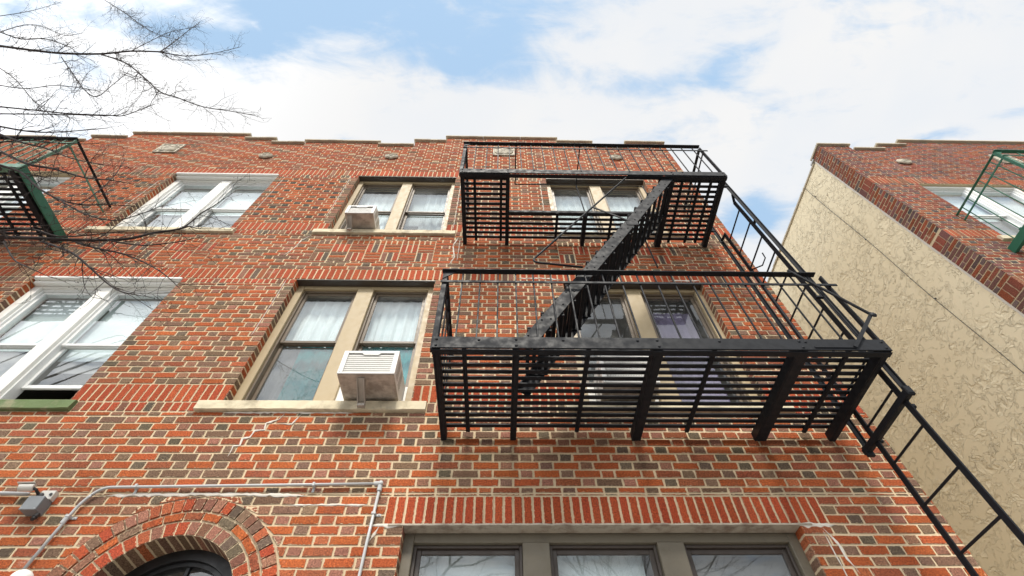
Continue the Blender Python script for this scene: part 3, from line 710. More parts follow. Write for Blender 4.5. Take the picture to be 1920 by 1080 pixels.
# repairs: pale mortar smeared along old cracks
def smear(pts,w,prd=.0045,step=.03):
    mb=MB()
    L=[]
    for i in range(len(pts)-1):
        a,b=pts[i],pts[i+1]; d=hypot(b[0]-a[0],b[1]-a[1]); n=max(1,int(d/step))
        for k in range(n): L.append((a[0]+(b[0]-a[0])*k/n,a[1]+(b[1]-a[1])*k/n))
    L.append(pts[-1]); V=[]
    for i,p in enumerate(L):
        q=L[min(i+1,len(L)-1)]; o=L[max(i-1,0)]; dx,dz=q[0]-o[0],q[1]-o[1]; l=hypot(dx,dz) or 1; nx,nz_=-dz/l,dx/l
        ww=w*(.35+1.0*R.random()); w2=w*(.35+1.0*R.random()); e=min(1,i/3,(len(L)-1-i)/3)
        V+=[(p[0]+nx*ww*e/2,-.001,p[1]+nz_*ww*e/2),(p[0]+nx*ww*e*.2,-prd,p[1]+nz_*ww*e*.2),(p[0]-nx*w2*e*.2,-prd,p[1]-nz_*w2*e*.2),(p[0]-nx*w2*e/2,-.001,p[1]-nz_*w2*e/2)]
    mb.mesh(V,[(i*4+k,i*4+k+1,(i+1)*4+k+1,(i+1)*4+k) for i in range(len(L)-1) for k in range(3)],PLAST); mb.build('mortar_patch',bld,origin=(pts[0][0],0,pts[0][1]))
for x,za,zb in ((-2.62,5.6,H2+.0),(-2.62,8.25,H3),(-.70,7.95,H3-.2),(-3.74,8.4,H3-.1),(.655,8.5,H3-.05),(-5.75,8.3,H3-.3),(2.36,2.6,3.50),(-.58,7.1,7.7)): smear([(x,za),(x+.004,(za+zb)/2),(x,zb)],.010)
smear([(-1.9,4.57),(-1.93,4.50),(-2.02,4.46),(-2.01,4.39),(-2.09,4.38),(-2.1,4.31),(-2.16,4.30),(-2.15,4.23),(-2.2,4.22),(-2.2,4.12)],.022)
smear([(-1.75,4.56),(-1.8,4.45),(-1.92,4.46)],.02)
smear([(-2.95,3.78),(-2.6,3.785),(-2.2,3.79),(-1.7,3.785),(-1.45,3.775)],.028); smear([(-1.6,3.70),(-1.2,3.705),(-.95,3.70)],.016)
smear([(-.95,3.545),(-.80,3.545),(-.66,3.55)],.034); smear([(-.86,3.54),(-.9,3.45),(-.93,3.40)],.03)
smear([(2.17,3.545),(2.33,3.54),(2.48,3.545)],.04); smear([(2.37,3.52),(2.42,3.42),(2.43,3.3),(2.46,3.2)],.022)
smear([(-2.66,7.74),(-2.75,7.6),(-2.78,7.4),(-2.85,7.2)],.016); smear([(-.60,7.75),(-.66,7.5),(-.62,7.2),(-.68,7.0)],.016)
smear([(.2,6.72),(.5,6.73),(.75,6.70)],.03); smear([(2.1,6.70),(2.5,6.71)],.03)
smear([(-2.45,4.575),(-1.9,4.58),(-1.3,4.575)],.02)
for _ in range(26):
    x,z=R.uniform(-.9,3.2),R.uniform(10.3,11.7); smear([(x,z),(x+R.uniform(.05,.2),z+R.uniform(-.01,.01))],.02)
for _ in range(16):
    x,z=R.uniform(-5.,-.9),R.uniform(10.3,11.3); smear([(x,z),(x+R.uniform(.05,.2),z+R.uniform(-.01,.01))],.016)
# steel lintel over the ground-floor window, dark steel angles over the others
lt=MB(); n=60; V=[]
for i in range(n+1):
    x=-.80+3.10*i/n; w=mnoise.noise(Vector((x*12,1,2)))*.006; v=mnoise.noise(Vector((x*9,4,2)))*.004
    V+=[(x,-.012+w,K(0)-.010+v),(x,-.010+w,K(0)+.004+v),(x,.10,K(0)+.004),(x,.10,K(0)-.010)]
lt.mesh(V,[(i*4+k,i*4+(k+1)%4,(i+1)*4+(k+1)%4,(i+1)*4+k) for i in range(n) for k in range(4)]+[(3,2,1,0),(n*4,n*4+1,n*4+2,n*4+3)],RUST); lt.build('lintel',bld)['label']='rusty pale steel lintel'
for o in OPEN[:2]+OPEN[3:5]:
    l=MB(); l.box(o[0]+.002,o[1]-.002,.004,.099,o[3]-.013,o[3]-.001,BROWN); l.build('lintel',bld)
# sills
for i,s in enumerate(SILLS):
    green = i in (2,); sill(bld,s[0],s[1],s[2],s[3],MOSS if green else SILL,'sill overgrown with green moss' if green else None)
# windows ------------------------------------------------ curtain: (kind, mat, x-range in bay, z-range, depth)
TS=(TAN,MIDB); WS=(WHITE,WSASH)
window(bld,*OPEN[0],TS,label='tan double window with a teal curtain',mull=.195,side=.085,head=.065,foot=.02,mid=5.70,
  curtains=[[('w',CW,0,1,.56,1,.19),('w',CT,.28,1,0,.62,.235),('w',CG,.0,.34,0,.62,.28)],[('w',CW,0,1,.56,1,.19),('w',CT,0,1,.0,.62,.235)]],screens=(1,0),openlow=(0,.33))
window(bld,*OPEN[1],TS,label='tan double window behind the balcony with a purple curtain',mull=.195,side=.085,head=.065,foot=.02,mid=5.72,
  curtains=[[('w',CG,0,1,0,.55,.26)],[('w',CP,.1,.9,0,.93,.24)]],screens=(1,0),openlow=(.38,0))
window(bld,*OPEN[2],WS,label='white double window with an open lower sash',mull=.15,side=.09,head=.10,foot=.02,y0=.09,arch_crown=True,mid=5.62,
  curtains=[[('b',CW,0,1,.5,1,.19),('b',CG,0,1,.3,.5,.22)],[('b',CW,0,1,.42,1,.19),('b',CG,0,1,.34,.44,.22)]],screens=(0,0),openlow=(.22,.30))
window(bld,*OPEN[3],TS,label='tan double window with white curtains',mull=.17,side=.075,head=.065,foot=.02,mid=8.82,
  curtains=[[('w',CW,0,1,0,1,.22)],[('w',CW,.35,1,0,1,.22),('b',CW,0,.34,.4,1,.24)]],screens=(0,1),openlow=(.34,0))
window(bld,*OPEN[4],TS,label='tan double window behind the top balcony with white curtains',mull=.19,side=.085,head=.065,foot=.02,mid=8.88,
  curtains=[[('w',CW,0,1,0,1,.22)],[('w',CW,0,1,0,1,.22)]],screens=(0,0))
window(bld,*OPEN[5],WS,label='white double window with clear panes',mull=.17,side=.09,head=.10,foot=.02,y0=.09,arch_crown=True,mid=8.82,
  curtains=[[('b',CW,0,1,.5,1,.19),('b',CG,0,1,0,.5,.22)],[('b',CW,0,1,.5,1,.19),('b',CG,0,1,0,.5,.22)]],screens=(0,0))
for k in (6,7,8,9): window(bld,*OPEN[k],WS,mull=.19,side=.09,head=.08,foot=.02,curtains=[[('w',CW,0,1,0,1,.22)],[('w',CW,0,1,0,1,.22)]],screens=(0,0))
window(bld,*O1,(TAN_SHADE,BROWN),bays=3,label='shade-darkened tan triple window on the ground floor',mull=.195,side=.075,head=.075,foot=.03,y0=.105,mid=2.5,
  curtains=[[('b',CW,0,1,.0,1,.2)],[('b',CW,0,.9,.0,1,.2)],[('b',CG,0,1,.0,1,.2)]],screens=(0,0,0))
# doorway with fanlight
dr=MB(); yy=.2
def arcring(mb,r0,r1,y0,y1,m,a0=0,a1=pi,n=32):
    for i in range(n):
        a,b=a0+(a1-a0)*i/n,a0+(a1-a0)*(i+1)/n
        P4=[(ACX+cos(t)*r,ACZ+sin(t)*r) for t,r in ((a,r0),(a,r1),(b,r1),(b,r0))]
        mb.face([(x,y0,z) for x,z in P4],m); mb.face([(x,y1,z) for x,z in P4[::-1]],m)
        mb.face([(P4[3][0],y0,P4[3][1]),(P4[0][0],y0,P4[0][1]),(P4[0][0],y1,P4[0][1]),(P4[3][0],y1,P4[3][1])],m)
arcring(dr,AR0-.075,AR0+.0,yy,yy+.1,BLACKP); arcring(dr,AR0-.105,AR0-.076,yy+.03,yy+.1,BLACKP)
for sx in (-1,1): dr.box(ACX+sx*AR0,ACX+sx*(AR0-.09),yy,yy+.1,0,ACZ,BLACKP)
dr.box(ACX-AR0+.09,ACX+AR0-.09,yy+.002,yy+.1,2.55,2.66,BLACKP)
for a in (30,55,90,125,150):
    t=radians(a); dr.bar((ACX+cos(t)*.03,yy+.06,2.72),(ACX+cos(t)*(AR0-.10),yy+.06,ACZ+sin(t)*(AR0-.10)),.022,.03,BLACKP,upv=(0,1,0))
D_=dr.build('door_frame',bld,origin=(ACX,yy,0))
fg=MB(); N_=32
V=[(ACX,yy+.065,2.66)]+[(ACX+cos(pi*i/N_)*(AR0-.09),yy+.065,ACZ+sin(pi*i/N_)*(AR0-.09)) for i in range(N_+1)]
fg.mesh(V+[(x,y+.004,z) for x,y,z in V],[(0,i+1,i+2) for i in range(N_)]+[(N_+2,N_+2+i+2,N_+2+i+1) for i in range(N_)]+[(0,1,N_+3,N_+2),(N_+1,0,N_+2,2*N_+3)],GLASS); fg.build('fanlight',D_)
dd=MB(); dd.box(ACX-AR0+.09,ACX+AR0-.09,yy+.04,yy+.085,.02,2.55,BLACKP,.004)
for z0_,z1_ in ((.2,1.0),(1.15,2.4)): rectframe(dd,ACX-.32,ACX+.32,z0_,z1_,yy+.03,yy+.041,.03,BLACKP)
dob=dd.build('door',bld,origin=(ACX,yy,0)); hd=MB(); hd.dome((ACX+.34,yy+.03,1.05),(0,-1,0),.03,STEEL); hd.build('handle',dob)
# terracotta plaques on the parapet
def plaque(x,z,w,h,sq,root):
    p=MB()
    if sq: 
        p.box(x-w/2,x+w/2,-.012,.0,z-h/2,z+h/2,TERRA,.004); rectframe(p,x-w/2,x+w/2,z-h/2,z+h/2,-.03,-.012,.03,TERRA)
    n=24; V=[]
    for rr,dd_ in ((.42,0),(.42,.02),(.36,.035),(.32,.02),(.22,.03),(.1,.045)):
        for i in range(n):
            a=2*pi*i/n; V.append((x+cos(a)*w*rr,-.013-dd_-.004*sin(5*a),z+sin(a)*h*rr))
    V.append((x,-.06,z))
    F=[(r*n+i,r*n+(i+1)%n,(r+1)*n+(i+1)%n,(r+1)*n+i) for r in range(5) for i in range(n)]+[(5*n+i,5*n+(i+1)%n,6*n) for i in range(n)]
    p.mesh(V,F,TERRA)
    for i in range(6):
        a=i*pi/3+.3; p.dome((x+cos(a)*w*.27,-.03,z+sin(a)*h*.27),(0,-1,0),w*.07,TERRA)
    p.build('plaque',root,origin=(x,0,z))
plaque(-6.37,11.0,.42,.42,True,bld); plaque(.03,11.1,.42,.42,True,bld)
for x,z in ((-4.42,10.68),(-2.09,10.74),(2.19,10.86),(-8.3,10.7)): plaque(x,z,.30,.24,False,bld)

# ================================================================== NEIGHBOUR
nb=empty('neighbouring_building',(10,0,0),'dark red brick house across the alley with a cream stucco side wall and stepped parapet','building')
NX=6.63; NX1=15.
NPAR=[(NX,7.27,11.76),(7.27,7.93,11.55),(7.93,8.55,11.82),(8.55,11.5,12.08),(11.5,12.1,11.85),(12.1,NX1,11.6)]
NO=[(7.44,9.25,7.93,K(83)),(7.44,9.25,SB2,H2),(10.8,12.6,7.93,K(83)),(10.8,12.6,SB2,H2)]
NS=[(7.3,9.4,7.82,7.93),(7.3,9.4,4.59,SB2),(10.65,12.75,7.82,7.93),(10.65,12.75,4.59,SB2)]
NB_=[(NX,NX1,K(41),K(44)),(NX,NX1,K(83),K(86)),(NX,7.44,7.93,K(60.5)),(9.25,10.8,7.93,K(60.5))]
nw=MB()
def ncol(t,x,z,k):
    c=facecol2(t,z); return c
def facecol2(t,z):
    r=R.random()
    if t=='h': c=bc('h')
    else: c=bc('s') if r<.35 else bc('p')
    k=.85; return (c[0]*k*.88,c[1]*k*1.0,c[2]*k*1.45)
for u0,u1,z0,z1 in NB_: verticals(nw,FR,u0,u1,z0,z1,'p')
hl=NO+NS+NB_
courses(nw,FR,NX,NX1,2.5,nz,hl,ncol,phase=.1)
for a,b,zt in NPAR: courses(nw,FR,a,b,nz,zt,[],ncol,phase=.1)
slab(nw,FR,NX+.0055,NX1,0,11.30,NO+NS,MD,reveal=.3)
for a,b,zt in NPAR: nw.face([FR.p(max(a,NX+.0055),11.30,MD),FR.p(b,11.30,MD),FR.p(b,zt,MD),FR.p(max(a,NX+.0055),zt,MD)],MORT)
for o in NO: jamb_bricks(nw,o[0],1,o[2],o[3]); jamb_bricks(nw,o[1],-1,o[2],o[3])
# the brick return round the corner: u runs towards the street so that it reads outward along -x
RT=Face((NX,.30,0),(0,-1,0),(-1,0,0))
rnb=[(0.,.30,K(41),K(44)),(0.,.30,K(83),K(86)),(0.,.30,K(57.6),K(60.5))]
k=-14
while K(k)<11.70:
    z0,z1=K(k),K(k+1); inb=[q for q in rnb if q[2]-.01<z0<q[3]-.01]
    if inb:
        z1=inb[0][3]
        rb(nw,RT,.0,.095,z0+J/2,z1-J/2,ncol('s',0,z0,0)); rb(nw,RT,.105,.195,z0+J/2,z1-J/2,ncol('s',0,z0,0)); rb(nw,RT,.205,.30,z0+J/2,z1-J/2,ncol('s',0,z0,0))
        k+=round((z1-z0)/CO); continue
    if k%2: rb(nw,RT,.0,.195,z0+J/2,z1-J/2,ncol('s',0,z0,0)); rb(nw,RT,.205,.30,z0+J/2,z1-J/2,ncol('h',0,z0,0))
    else: rb(nw,RT,.0,.085,z0+J/2,z1-J/2,ncol('h',0,z0,0)); rb(nw,RT,.095,.30,z0+J/2,z1-J/2,ncol('s',0,z0,0))
    k+=1
nw.face([(NX+.0055,.32,0),(NX+.0055,.0055,0),(NX+.0055,.0055,11.74),(NX+.0055,.32,11.74)],MORT)
nw.build('brick_facade',nb,attrs=True)
sw=MB(); sw.box(NX+.012,NX+.25,.31,13.,0.,11.66,STUC); sw.build('stucco_wall',nb)
ed=MB(); V=[]; n=220
for i in range(n+1):
    z=11.66*i/n; w=mnoise.noise(Vector((3,z*6,1)))*.018
    V+=[(NX+.002,.335+w,z),(NX+.002,.302,z),(NX+.02,.302,z),(NX+.02,.335+w,z)]
ed.mesh(V,[(i*4+k,i*4+(k+1)%4,(i+1)*4+(k+1)%4,(i+1)*4+k) for i in range(n) for k in range(4)],PLAST); ed.build('mortar_edge',nb)
for i,(a,b,zt) in enumerate(NPAR):
    cp=MB()
    A=a+(.002 if i and NPAR[i-1][2]>zt else -.035); B=b-(.002 if i<len(NPAR)-1 and NPAR[i+1][2]>zt else -.035)
    n_=max(2,int((b-a)/.7))
    for q in range(n_): cp.box(A+(B-A)*q/n_+.002,A+(B-A)*(q+1)/n_-.002,-.05,.34,zt+.001,zt+.05,STONE,.006)
    cp.build('coping_stone',nb,origin=(a,0,zt))
ts=MB(); y=.36
while y<12.9:                       # tarred edge along the top of the stucco wall
    l=R.uniform(.5,.9); ts.box(NX-.018+R.uniform(-.004,.006),NX+.3,y,y+l-.01,11.662,11.70+R.uniform(-.006,.01),STONE,.006); y+=l
yy_=[.92,2.1,2.75,3.3,4.2,5.2]
for q in yy_: ts.dome((NX-.01,q,11.68),(-1,0,.3),.035,STONE)
ts.build('wall_edge_capping',nb)
fl=MB(); fl.box(NX-.03,NX+.05,.28,.42,11.70,11.742,STEEL,.004); fl.build('metal_flashing',nb)
nr=MB(); nr.box(NX+.26,NX1,.33,12.9,10.6,10.8,PLASTER); nr.box(NX+.26,NX1,12.9,13,0,11,PLASTER); nr.box(NX1,NX1+.2,0,13,0,11.6,MORT)
for z in (3.75,7.0): nr.box(NX+.26,NX1,.33,12.8,z,z+.25,PLASTER)
nr.build('inner_wall',nb)
bk=MB()
for (a,b,zt) in NPAR: bk.box(max(a,NX+.02)+.001,b-.001,.01,.30,10.2,zt-.001,MORT)
bk.build('parapet_backing',nb)
for o in NS: sill(nb,o[0],o[1],o[2],o[3],SILL)
for o in NO: window(nb,*o,WS,mull=.08,side=.05,head=.05,foot=.02,y0=.05,mid=o[2]+.92,curtains=[[('b',CW,0,1,.5,1,.19),('b',CG,0,1,0,.5,.22)],[('b',CW,0,1,.3,1,.19)]],screens=(0,0))
plaque(7.86,10.87,.34,.26,False,nb); plaque(10.1,11.1,.42,.42,True,nb)
# ================================================================== FIRE ESCAPES
FY=-1.04
def rivets(mb,pts,nrm,m,r=.011):
    for p in pts: mb.dome(p,nrm,r,m,.7,6)
def slats(fe,x0,x1,ys,z,m,name='grating'):
    mb=MB()
    for y in ys: mb.box(x0,x1,y-.019,y+.019,z+R.uniform(-.002,.002),z+.016,m,.003)
    return mb.build(name,fe)
def beam(fe,x,y0,y1,z0,z1,w,m,angle=True,name='support_beam'):
    mb=MB(); mb.box(x-w/2,x-w/2+.012,y0,y1,z0,z1,m,.003); 
    mb.box(x-w/2+.012,x+w/2,y0,y1,z0,z0+.011,m,.003) if angle else mb.box(x-w/2+.012,x+w/2,y0,y1,z0,z1,m,.003)
    return mb.build(name,fe)
YS=[-.934+.0713*i for i in range(13)]
def balcony(fe,x0,x1,zs,m,mains,thins,railz,openx=None,ystrip=-.46,bal=.1545,ends=(1,1),zoff=0.,rail_end=None,post_w=.04,endrail=(1,1),endbal=(1,0)):
    """platform with grating, beams, edge plate and railing; zs = underside of the grating"""
    zt=railz
    if openx:
        a,b=openx; inner=[y for y in YS if y>ystrip+.02]; outer=[y for y in [-1.005]+YS if y<=ystrip+.02]
        slats(fe,x0+.01,x1-.01,inner,zs,m); slats(fe,x0+.01,a,outer,zs,m); slats(fe,b,x1-.01,outer,zs,m)
        mb=MB(); mb.box(a,b,ystrip-.03,ystrip-.018,zs-.045,zs+.012,m,.003); mb.build('support_beam',fe)
    else: slats(fe,x0+.01,x1-.01,[-1.005]+YS,zs,m)
    for (x,w,ya) in mains: beam(fe,x,ya if ya is not None else FY+.02,.05,zs-.085,zs-.001,w,m,angle=False)
    for (x,ya) in thins: beam(fe,x,ya if ya is not None else FY+.02,-.03,zs-.025,zs-.001,.034,m,angle=False,name='cross_bar')
    e=MB(); e.box(x0-.01,x1+.01,FY-.014,FY,zs-.085,zs+.038,m,.004); e.box(x0-.01,x1+.01,FY,FY+.05,zs-.096,zs-.086,m,.003)
    rv=[(x,FY-.014,zs-.03+dz) for (x,w,ya) in mains if ya is None for dz in (-.03,.035)]
    q=x0+.3
    while q<x1: rv.append((q+R.uniform(-.05,.05),FY-.014,zs-.0)); q+=.62
    rivets(e,rv,(0,-1,0),m,.012); e.build('edge_plate',fe,origin=(x0,FY,zs))
    for x,s in ((x0,-1),(x1,1)):
        if not ends[0 if s<0 else 1]: continue
        e=MB(); e.box(x-.006,x+.006,FY,-.0,zs-.086,zs+.038,m,.003); e.build('end_plate',fe)
    xr0,xr1=x0+.0,x1
    r=MB(); r.box(xr0-.03,xr1+.02 if not rail_end else rail_end,FY-.03,FY+.022,zt-.014,zt,m,.003); r.build('top_rail',fe)
    r=MB(); r.box(xr0-.03,xr1+.06,FY-.012,FY-.002,zt-.185,zt-.155,m,.003); r.build('middle_rail',fe)
    n=int((x1-x0-.05)/bal)
    for i in range(1,n+1):
        x=x0+.0+i*bal
        b=MB(); b.box(x-.0065,x+.0065,FY+.0,FY+.013,zs+.02,zt-.012,m,.002); b.build('baluster',fe)
    for x,s in ((x0,-1),(x1,1)):
        pw=.022 if s<0 else .008
        p=MB(); p.box(x-pw,x+pw,FY+.001,FY+.013,zs-.08,zt-.012,m,.003); p.box(x-pw,x-pw+.008,FY+.013,FY+.045,zs-.08,zt-.012,m,.003); p.build('corner_post',fe)
        if not endrail[0 if s<0 else 1]: continue
        r=MB(); r.box(x-.02,x+.02,FY+.03,0.02,zt-.013,zt-.001,m,.003); r.build('top_rail',fe)
        r=MB(); r.box(x-.006,x+.006,FY,.0,zt-.185,zt-.155,m,.003); r.build('middle_rail',fe)
        for k in range(1,7 if endbal[0 if s<0 else 1] else 1):
            y=FY+k*.149; b=MB(); b.box(x-.0065,x+.0065,y-.0065,y+.0065,zs+.02,zt-.012,m,.002); b.build('baluster',fe)
    g=MB(); V=[(x0-.02,FY-.005,zt-.015),(x0+.10,FY-.005,zt-.015),(x0-.02,FY-.005,zt-.12)]
    g.mesh(V+[(x,y+.008,z) for x,y,z in V],[(0,2,1),(3,4,5),(0,1,4,3),(1,2,5,4),(2,0,3,5)],m); g.build('gusset',fe)

fe=empty('fire_escape',(1.2,0,4.3),'black iron fire escape with two slatted balconies, a steep stair and a long ladder','fire escape')
balcony(fe,-.49,2.885,4.372,IRON,[(-.47,.045,None),(.115,.05,None),(1.165,.075,None),(2.235,.10,None),(2.86,.05,None)],[(-.27,None),(.66,None),(1.61,None),(2.635,None)],5.305,rail_end=2.83,endrail=(1,0))
balcony(fe,-.52,2.85,7.612,IRON,[(-.50,.045,None),(.075,.05,None),(1.117,.05,-.46),(2.165,.075,None),(2.825,.05,None)],[(-.35,None),(-.01,None),(.746,-.46),(1.48,-.46),(2.326,None),(2.553,None),(2.70,None)],8.61,openx=(.10,2.12),rail_end=2.84)
# guard round the stair opening
gd=MB(); zt=8.60
for x in (.197,1.115): gd.tube([(x,FY,zt),(x,-.43,zt)],.009,IRON,6)
gd.tube([(.197,-.43,zt),(1.4,-.43,zt),(2.12,-.43,zt-.01)],.009,IRON,6)
for x in (1.115,2.12): gd.tube([(x,-.43,zt),(x+.01,-.45,7.60)],.009,IRON,6)
gd.build('opening_guard',fe)
# stair
sx0,sz0,sx1,sz1=.13,4.40,2.095,7.63
dirv=Vector((sx1-sx0,0,sz1-sz0)).normalized(); nv=Vector((dirv.z,0,-dirv.x))
for y,nm in ((-1.0,'front'),(-.49,'rear')):
    st=MB(); a=Vector((sx0,y,sz0))+nv*.062; b=Vector((sx1,y,sz1))+nv*.062
    st.bar(a,b,.012,.115,IRON,upv=tuple(nv))
    fl_=nv*-.055
    st.bar(a+fl_+Vector((0,.022 if y<-.7 else -.022,0)),b+fl_+Vector((0,.022 if y<-.7 else -.022,0)),.05,.010,IRON,upv=tuple(nv))
    for k in range(17):
        c=a+(b-a)*((k+.5)/17)
        if y<-.7: rivets(st,[c+nv*-.035+Vector((0,-.006,0)),c+nv*.02+dirv*.05+Vector((0,-.006,0))],(0,-1,0),IRON,.010)
    st.build('stair_stringer',fe,origin=tuple(a))
for k in range(16):
    z=sz0+.12+(sz1-sz0-.12)*(k+.3)/16; x=sx0+(z-sz0)*(sx1-sx0)/(sz1-sz0)+.075
    t=MB()
    for q in range(4): t.box(x-.105+q*.052,x-.105+q*.052+.030,-.994,-.496,z,z+.02,IRON,.003)
    for yb in (-.985,-.505): t.box(x-.10,x+.085,yb-.004,yb+.004,z-.022,z-.001,IRON,.002)
    t.build('stair_tread',fe,origin=(x,-.75,z))
    t=None
def arc_round(pts,rad=.06,n=5):
    out=[Vector(pts[0])]
    for i in range(1,len(pts)-1):
        p=Vector(pts[i]); a=(Vector(pts[i-1])-p); b=(Vector(pts[i+1])-p); ra=min(rad,a.length/2,b.length/2); A=p+a.normalized()*ra; B=p+b.normalized()*ra
        for k in range(n+1):
            t=k/n; out.append((A*(1-t)+p*t)*(1-t)+(p*(1-t)+B*t)*t)
    out.append(Vector(pts[-1])); return out
h=MB(); h.tube(arc_round([(2.05,-1.02,7.575),(1.625,-1.02,7.60),(.272,-1.02,5.505),(.75,-1.02,5.42)],.09),.0105,IRON,8); h.build('stair_handrail',fe,smooth=True)
h=MB(); h.bar((1.02,-1.02,6.655),(1.37,-1.01,6.36),.022,.010,IRON,upv=(0,1,0)); h.box(1.33,1.46,-1.012,-1.004,6.27,6.36,IRON,.003); h.build('handrail_brace',fe)
h=MB(); h.tube([(1.75,-.49,6.25),(1.75,-.49,7.05)],.009,IRON,6); h.build('stair_post',fe)
# ladder in its guides at the right end
LX=2.935
for y,za,zb,nm in ((-.865,4.03,7.95,0),(-.205,4.03,7.95,1)):
    g=MB(); g.box(LX-.022,LX+.022,y-.005,y+.005,za,zb,IRON,.002); g.box(LX+.012,LX+.022,y-.02,y+.02,za,zb,IRON,.002); g.build('ladder_guide',fe)
g=MB(); g.box(LX-.028,LX-.016,-.90,-.17,4.02,4.07,IRON,.003); g.box(LX-.016,LX+.02,-.90,-.17,4.02,4.028,IRON,.002); g.box(LX-.03,LX+.024,-.895,-.87,4.01,4.09,IRON,.004); g.box(LX-.03,LX+.03,-.215,-.185,3.99,4.08,IRON,.004); g.box(LX+.02,LX+.075,-.33,-.30,4.03,4.07,IRON,.01); g.box(LX+.02,LX+.06,-.80,-.77,3.97,4.01,IRON,.01); g.build('guide_foot',fe)
for y,z in ((-.79,7.30),(-.335,7.30)):
    l=MB(); l.bar((LX,y,7.32),(LX,y if y>-.5 else y-.01,2.35),.046,.012,IRON,upv=(1,0,0)); l.build('ladder_rail',fe,origin=(LX,y,2.35))
z=2.5; k=0
while z<7.3:
    l=MB(); l.tube([(LX,-.79,z),(LX,-.335,z)],.0095,IRON,7); l.build('ladder_rung',fe,origin=(LX,-.56,z)); z+=.331
h=MB(); h.bar((LX,-.79,7.31),(LX-.01,-.86,7.40),.03,.012,IRON); h.bar((LX,-.86,7.40),(LX,-.865,7.5),.03,.012,IRON); h.bar((LX,-.865,6.72),(LX+.02,-.78,6.74),.03,.01,IRON); h.bar((LX,-.335,7.30),(LX,-.22,7.33),.03,.012,IRON)
h.tube([(LX,-.34,6.45),(LX+.02,-.5,6.30),(LX+.02,-.60,6.30),(LX+.01,-.62,6.37)],.008,IRON,6); h.build('ladder_hook',fe)
for z in (7.62,5.2,4.45):
    for y in (-.865,-.205):
        h=MB(); h.box(2.86,LX+.02,y-.014,y+.014,z-.014,z+.014,IRON,.004); h.build('guide_bracket',fe)
# counter-balance latch rod at the corner of the lower balcony
h=MB(); h.tube([(2.600,-1.06,5.341),(2.957,-1.085,4.66)],.012,IRON,8); h.bar((2.965,-1.085,4.69),(2.62,-1.066,4.31),.028,.010,IRON,upv=(0,1,0)); h.dome((2.957,-1.09,4.66),(0,-1,0),.028,IRON); h.build('latch_rod',fe)
fr=MB(); fr.box(2.32,2.62,FY-.022,FY-.014,4.305,4.325,IRON,.003); fr.build('latch_plate',fe)

# green fire escapes on both sides
gf=empty('fire_escape',(-7.4,0,7.5),'green iron fire escape at the upper left behind the bare branches','fire escape','green fire escapes on the house fronts')
balcony(gf,-9.3,-5.93,7.56,IRON,[(-9.28,.05,None),(-8.2,.05,None),(-7.1,.06,None)],[(-8.7,None),(-7.65,None),(-6.5,None),(-6.2,None)],8.54,post_w=.04)
for o in list(gf.children):
    if o.name.split('.')[0] in ('baluster','middle_rail','corner_post','edge_plate'):
        me=o.data.copy(); o.data=me; me.materials.clear(); me.materials.append(PGREEN)
e=MB(); e.box(-5.923,-5.905,FY-.01,.03,7.46,7.605,GREEN,.004); rivets(e,[(-5.905,-.9+.2*i,7.54) for i in range(5)],(1,0,0),GREEN,.01); e.build('end_beam',gf)
e=MB(); e.box(-6.04,-5.96,FY+.02,.03,7.46,7.555,IRON,.004); e.build('support_beam',gf)
e=MB(); e.bar((-7.9,-1.0,7.5),(-8.9,-1.0,5.6),.012,.15,IRON,upv=(1,0,0)); e.bar((-7.9,-.5,7.5),(-8.9,-.5,5.6),.012,.15,IRON,upv=(1,0,0)); e.build('stair_stringer',gf)
gr=empty('fire_escape',(8.6,0,7.5),'bright green iron fire escape on the house across the alley','fire escape','green fire escapes on the house fronts')
GX0=7.22
balcony(gr,GX0,10.4,7.585,GREEN,[(GX0+.02,.06,None),(8.3,.06,None),(9.4,.06,None),(10.38,.05,None)],[(7.7,None),(8.8,None),(9.9,None)],8.62,bal=.31)
e=MB(); e.box(GX0-.04,GX0-.008,FY,.02,7.47,7.60,GREEN,.004); e.build('end_beam',gr)
for y_ in (-.75,-.3):
    e=MB(); e.box(GX0-.02,GX0+.25,y_-.02,y_+.02,7.60,7.64,GREEN,.004); e.build('cross_bar',gr)
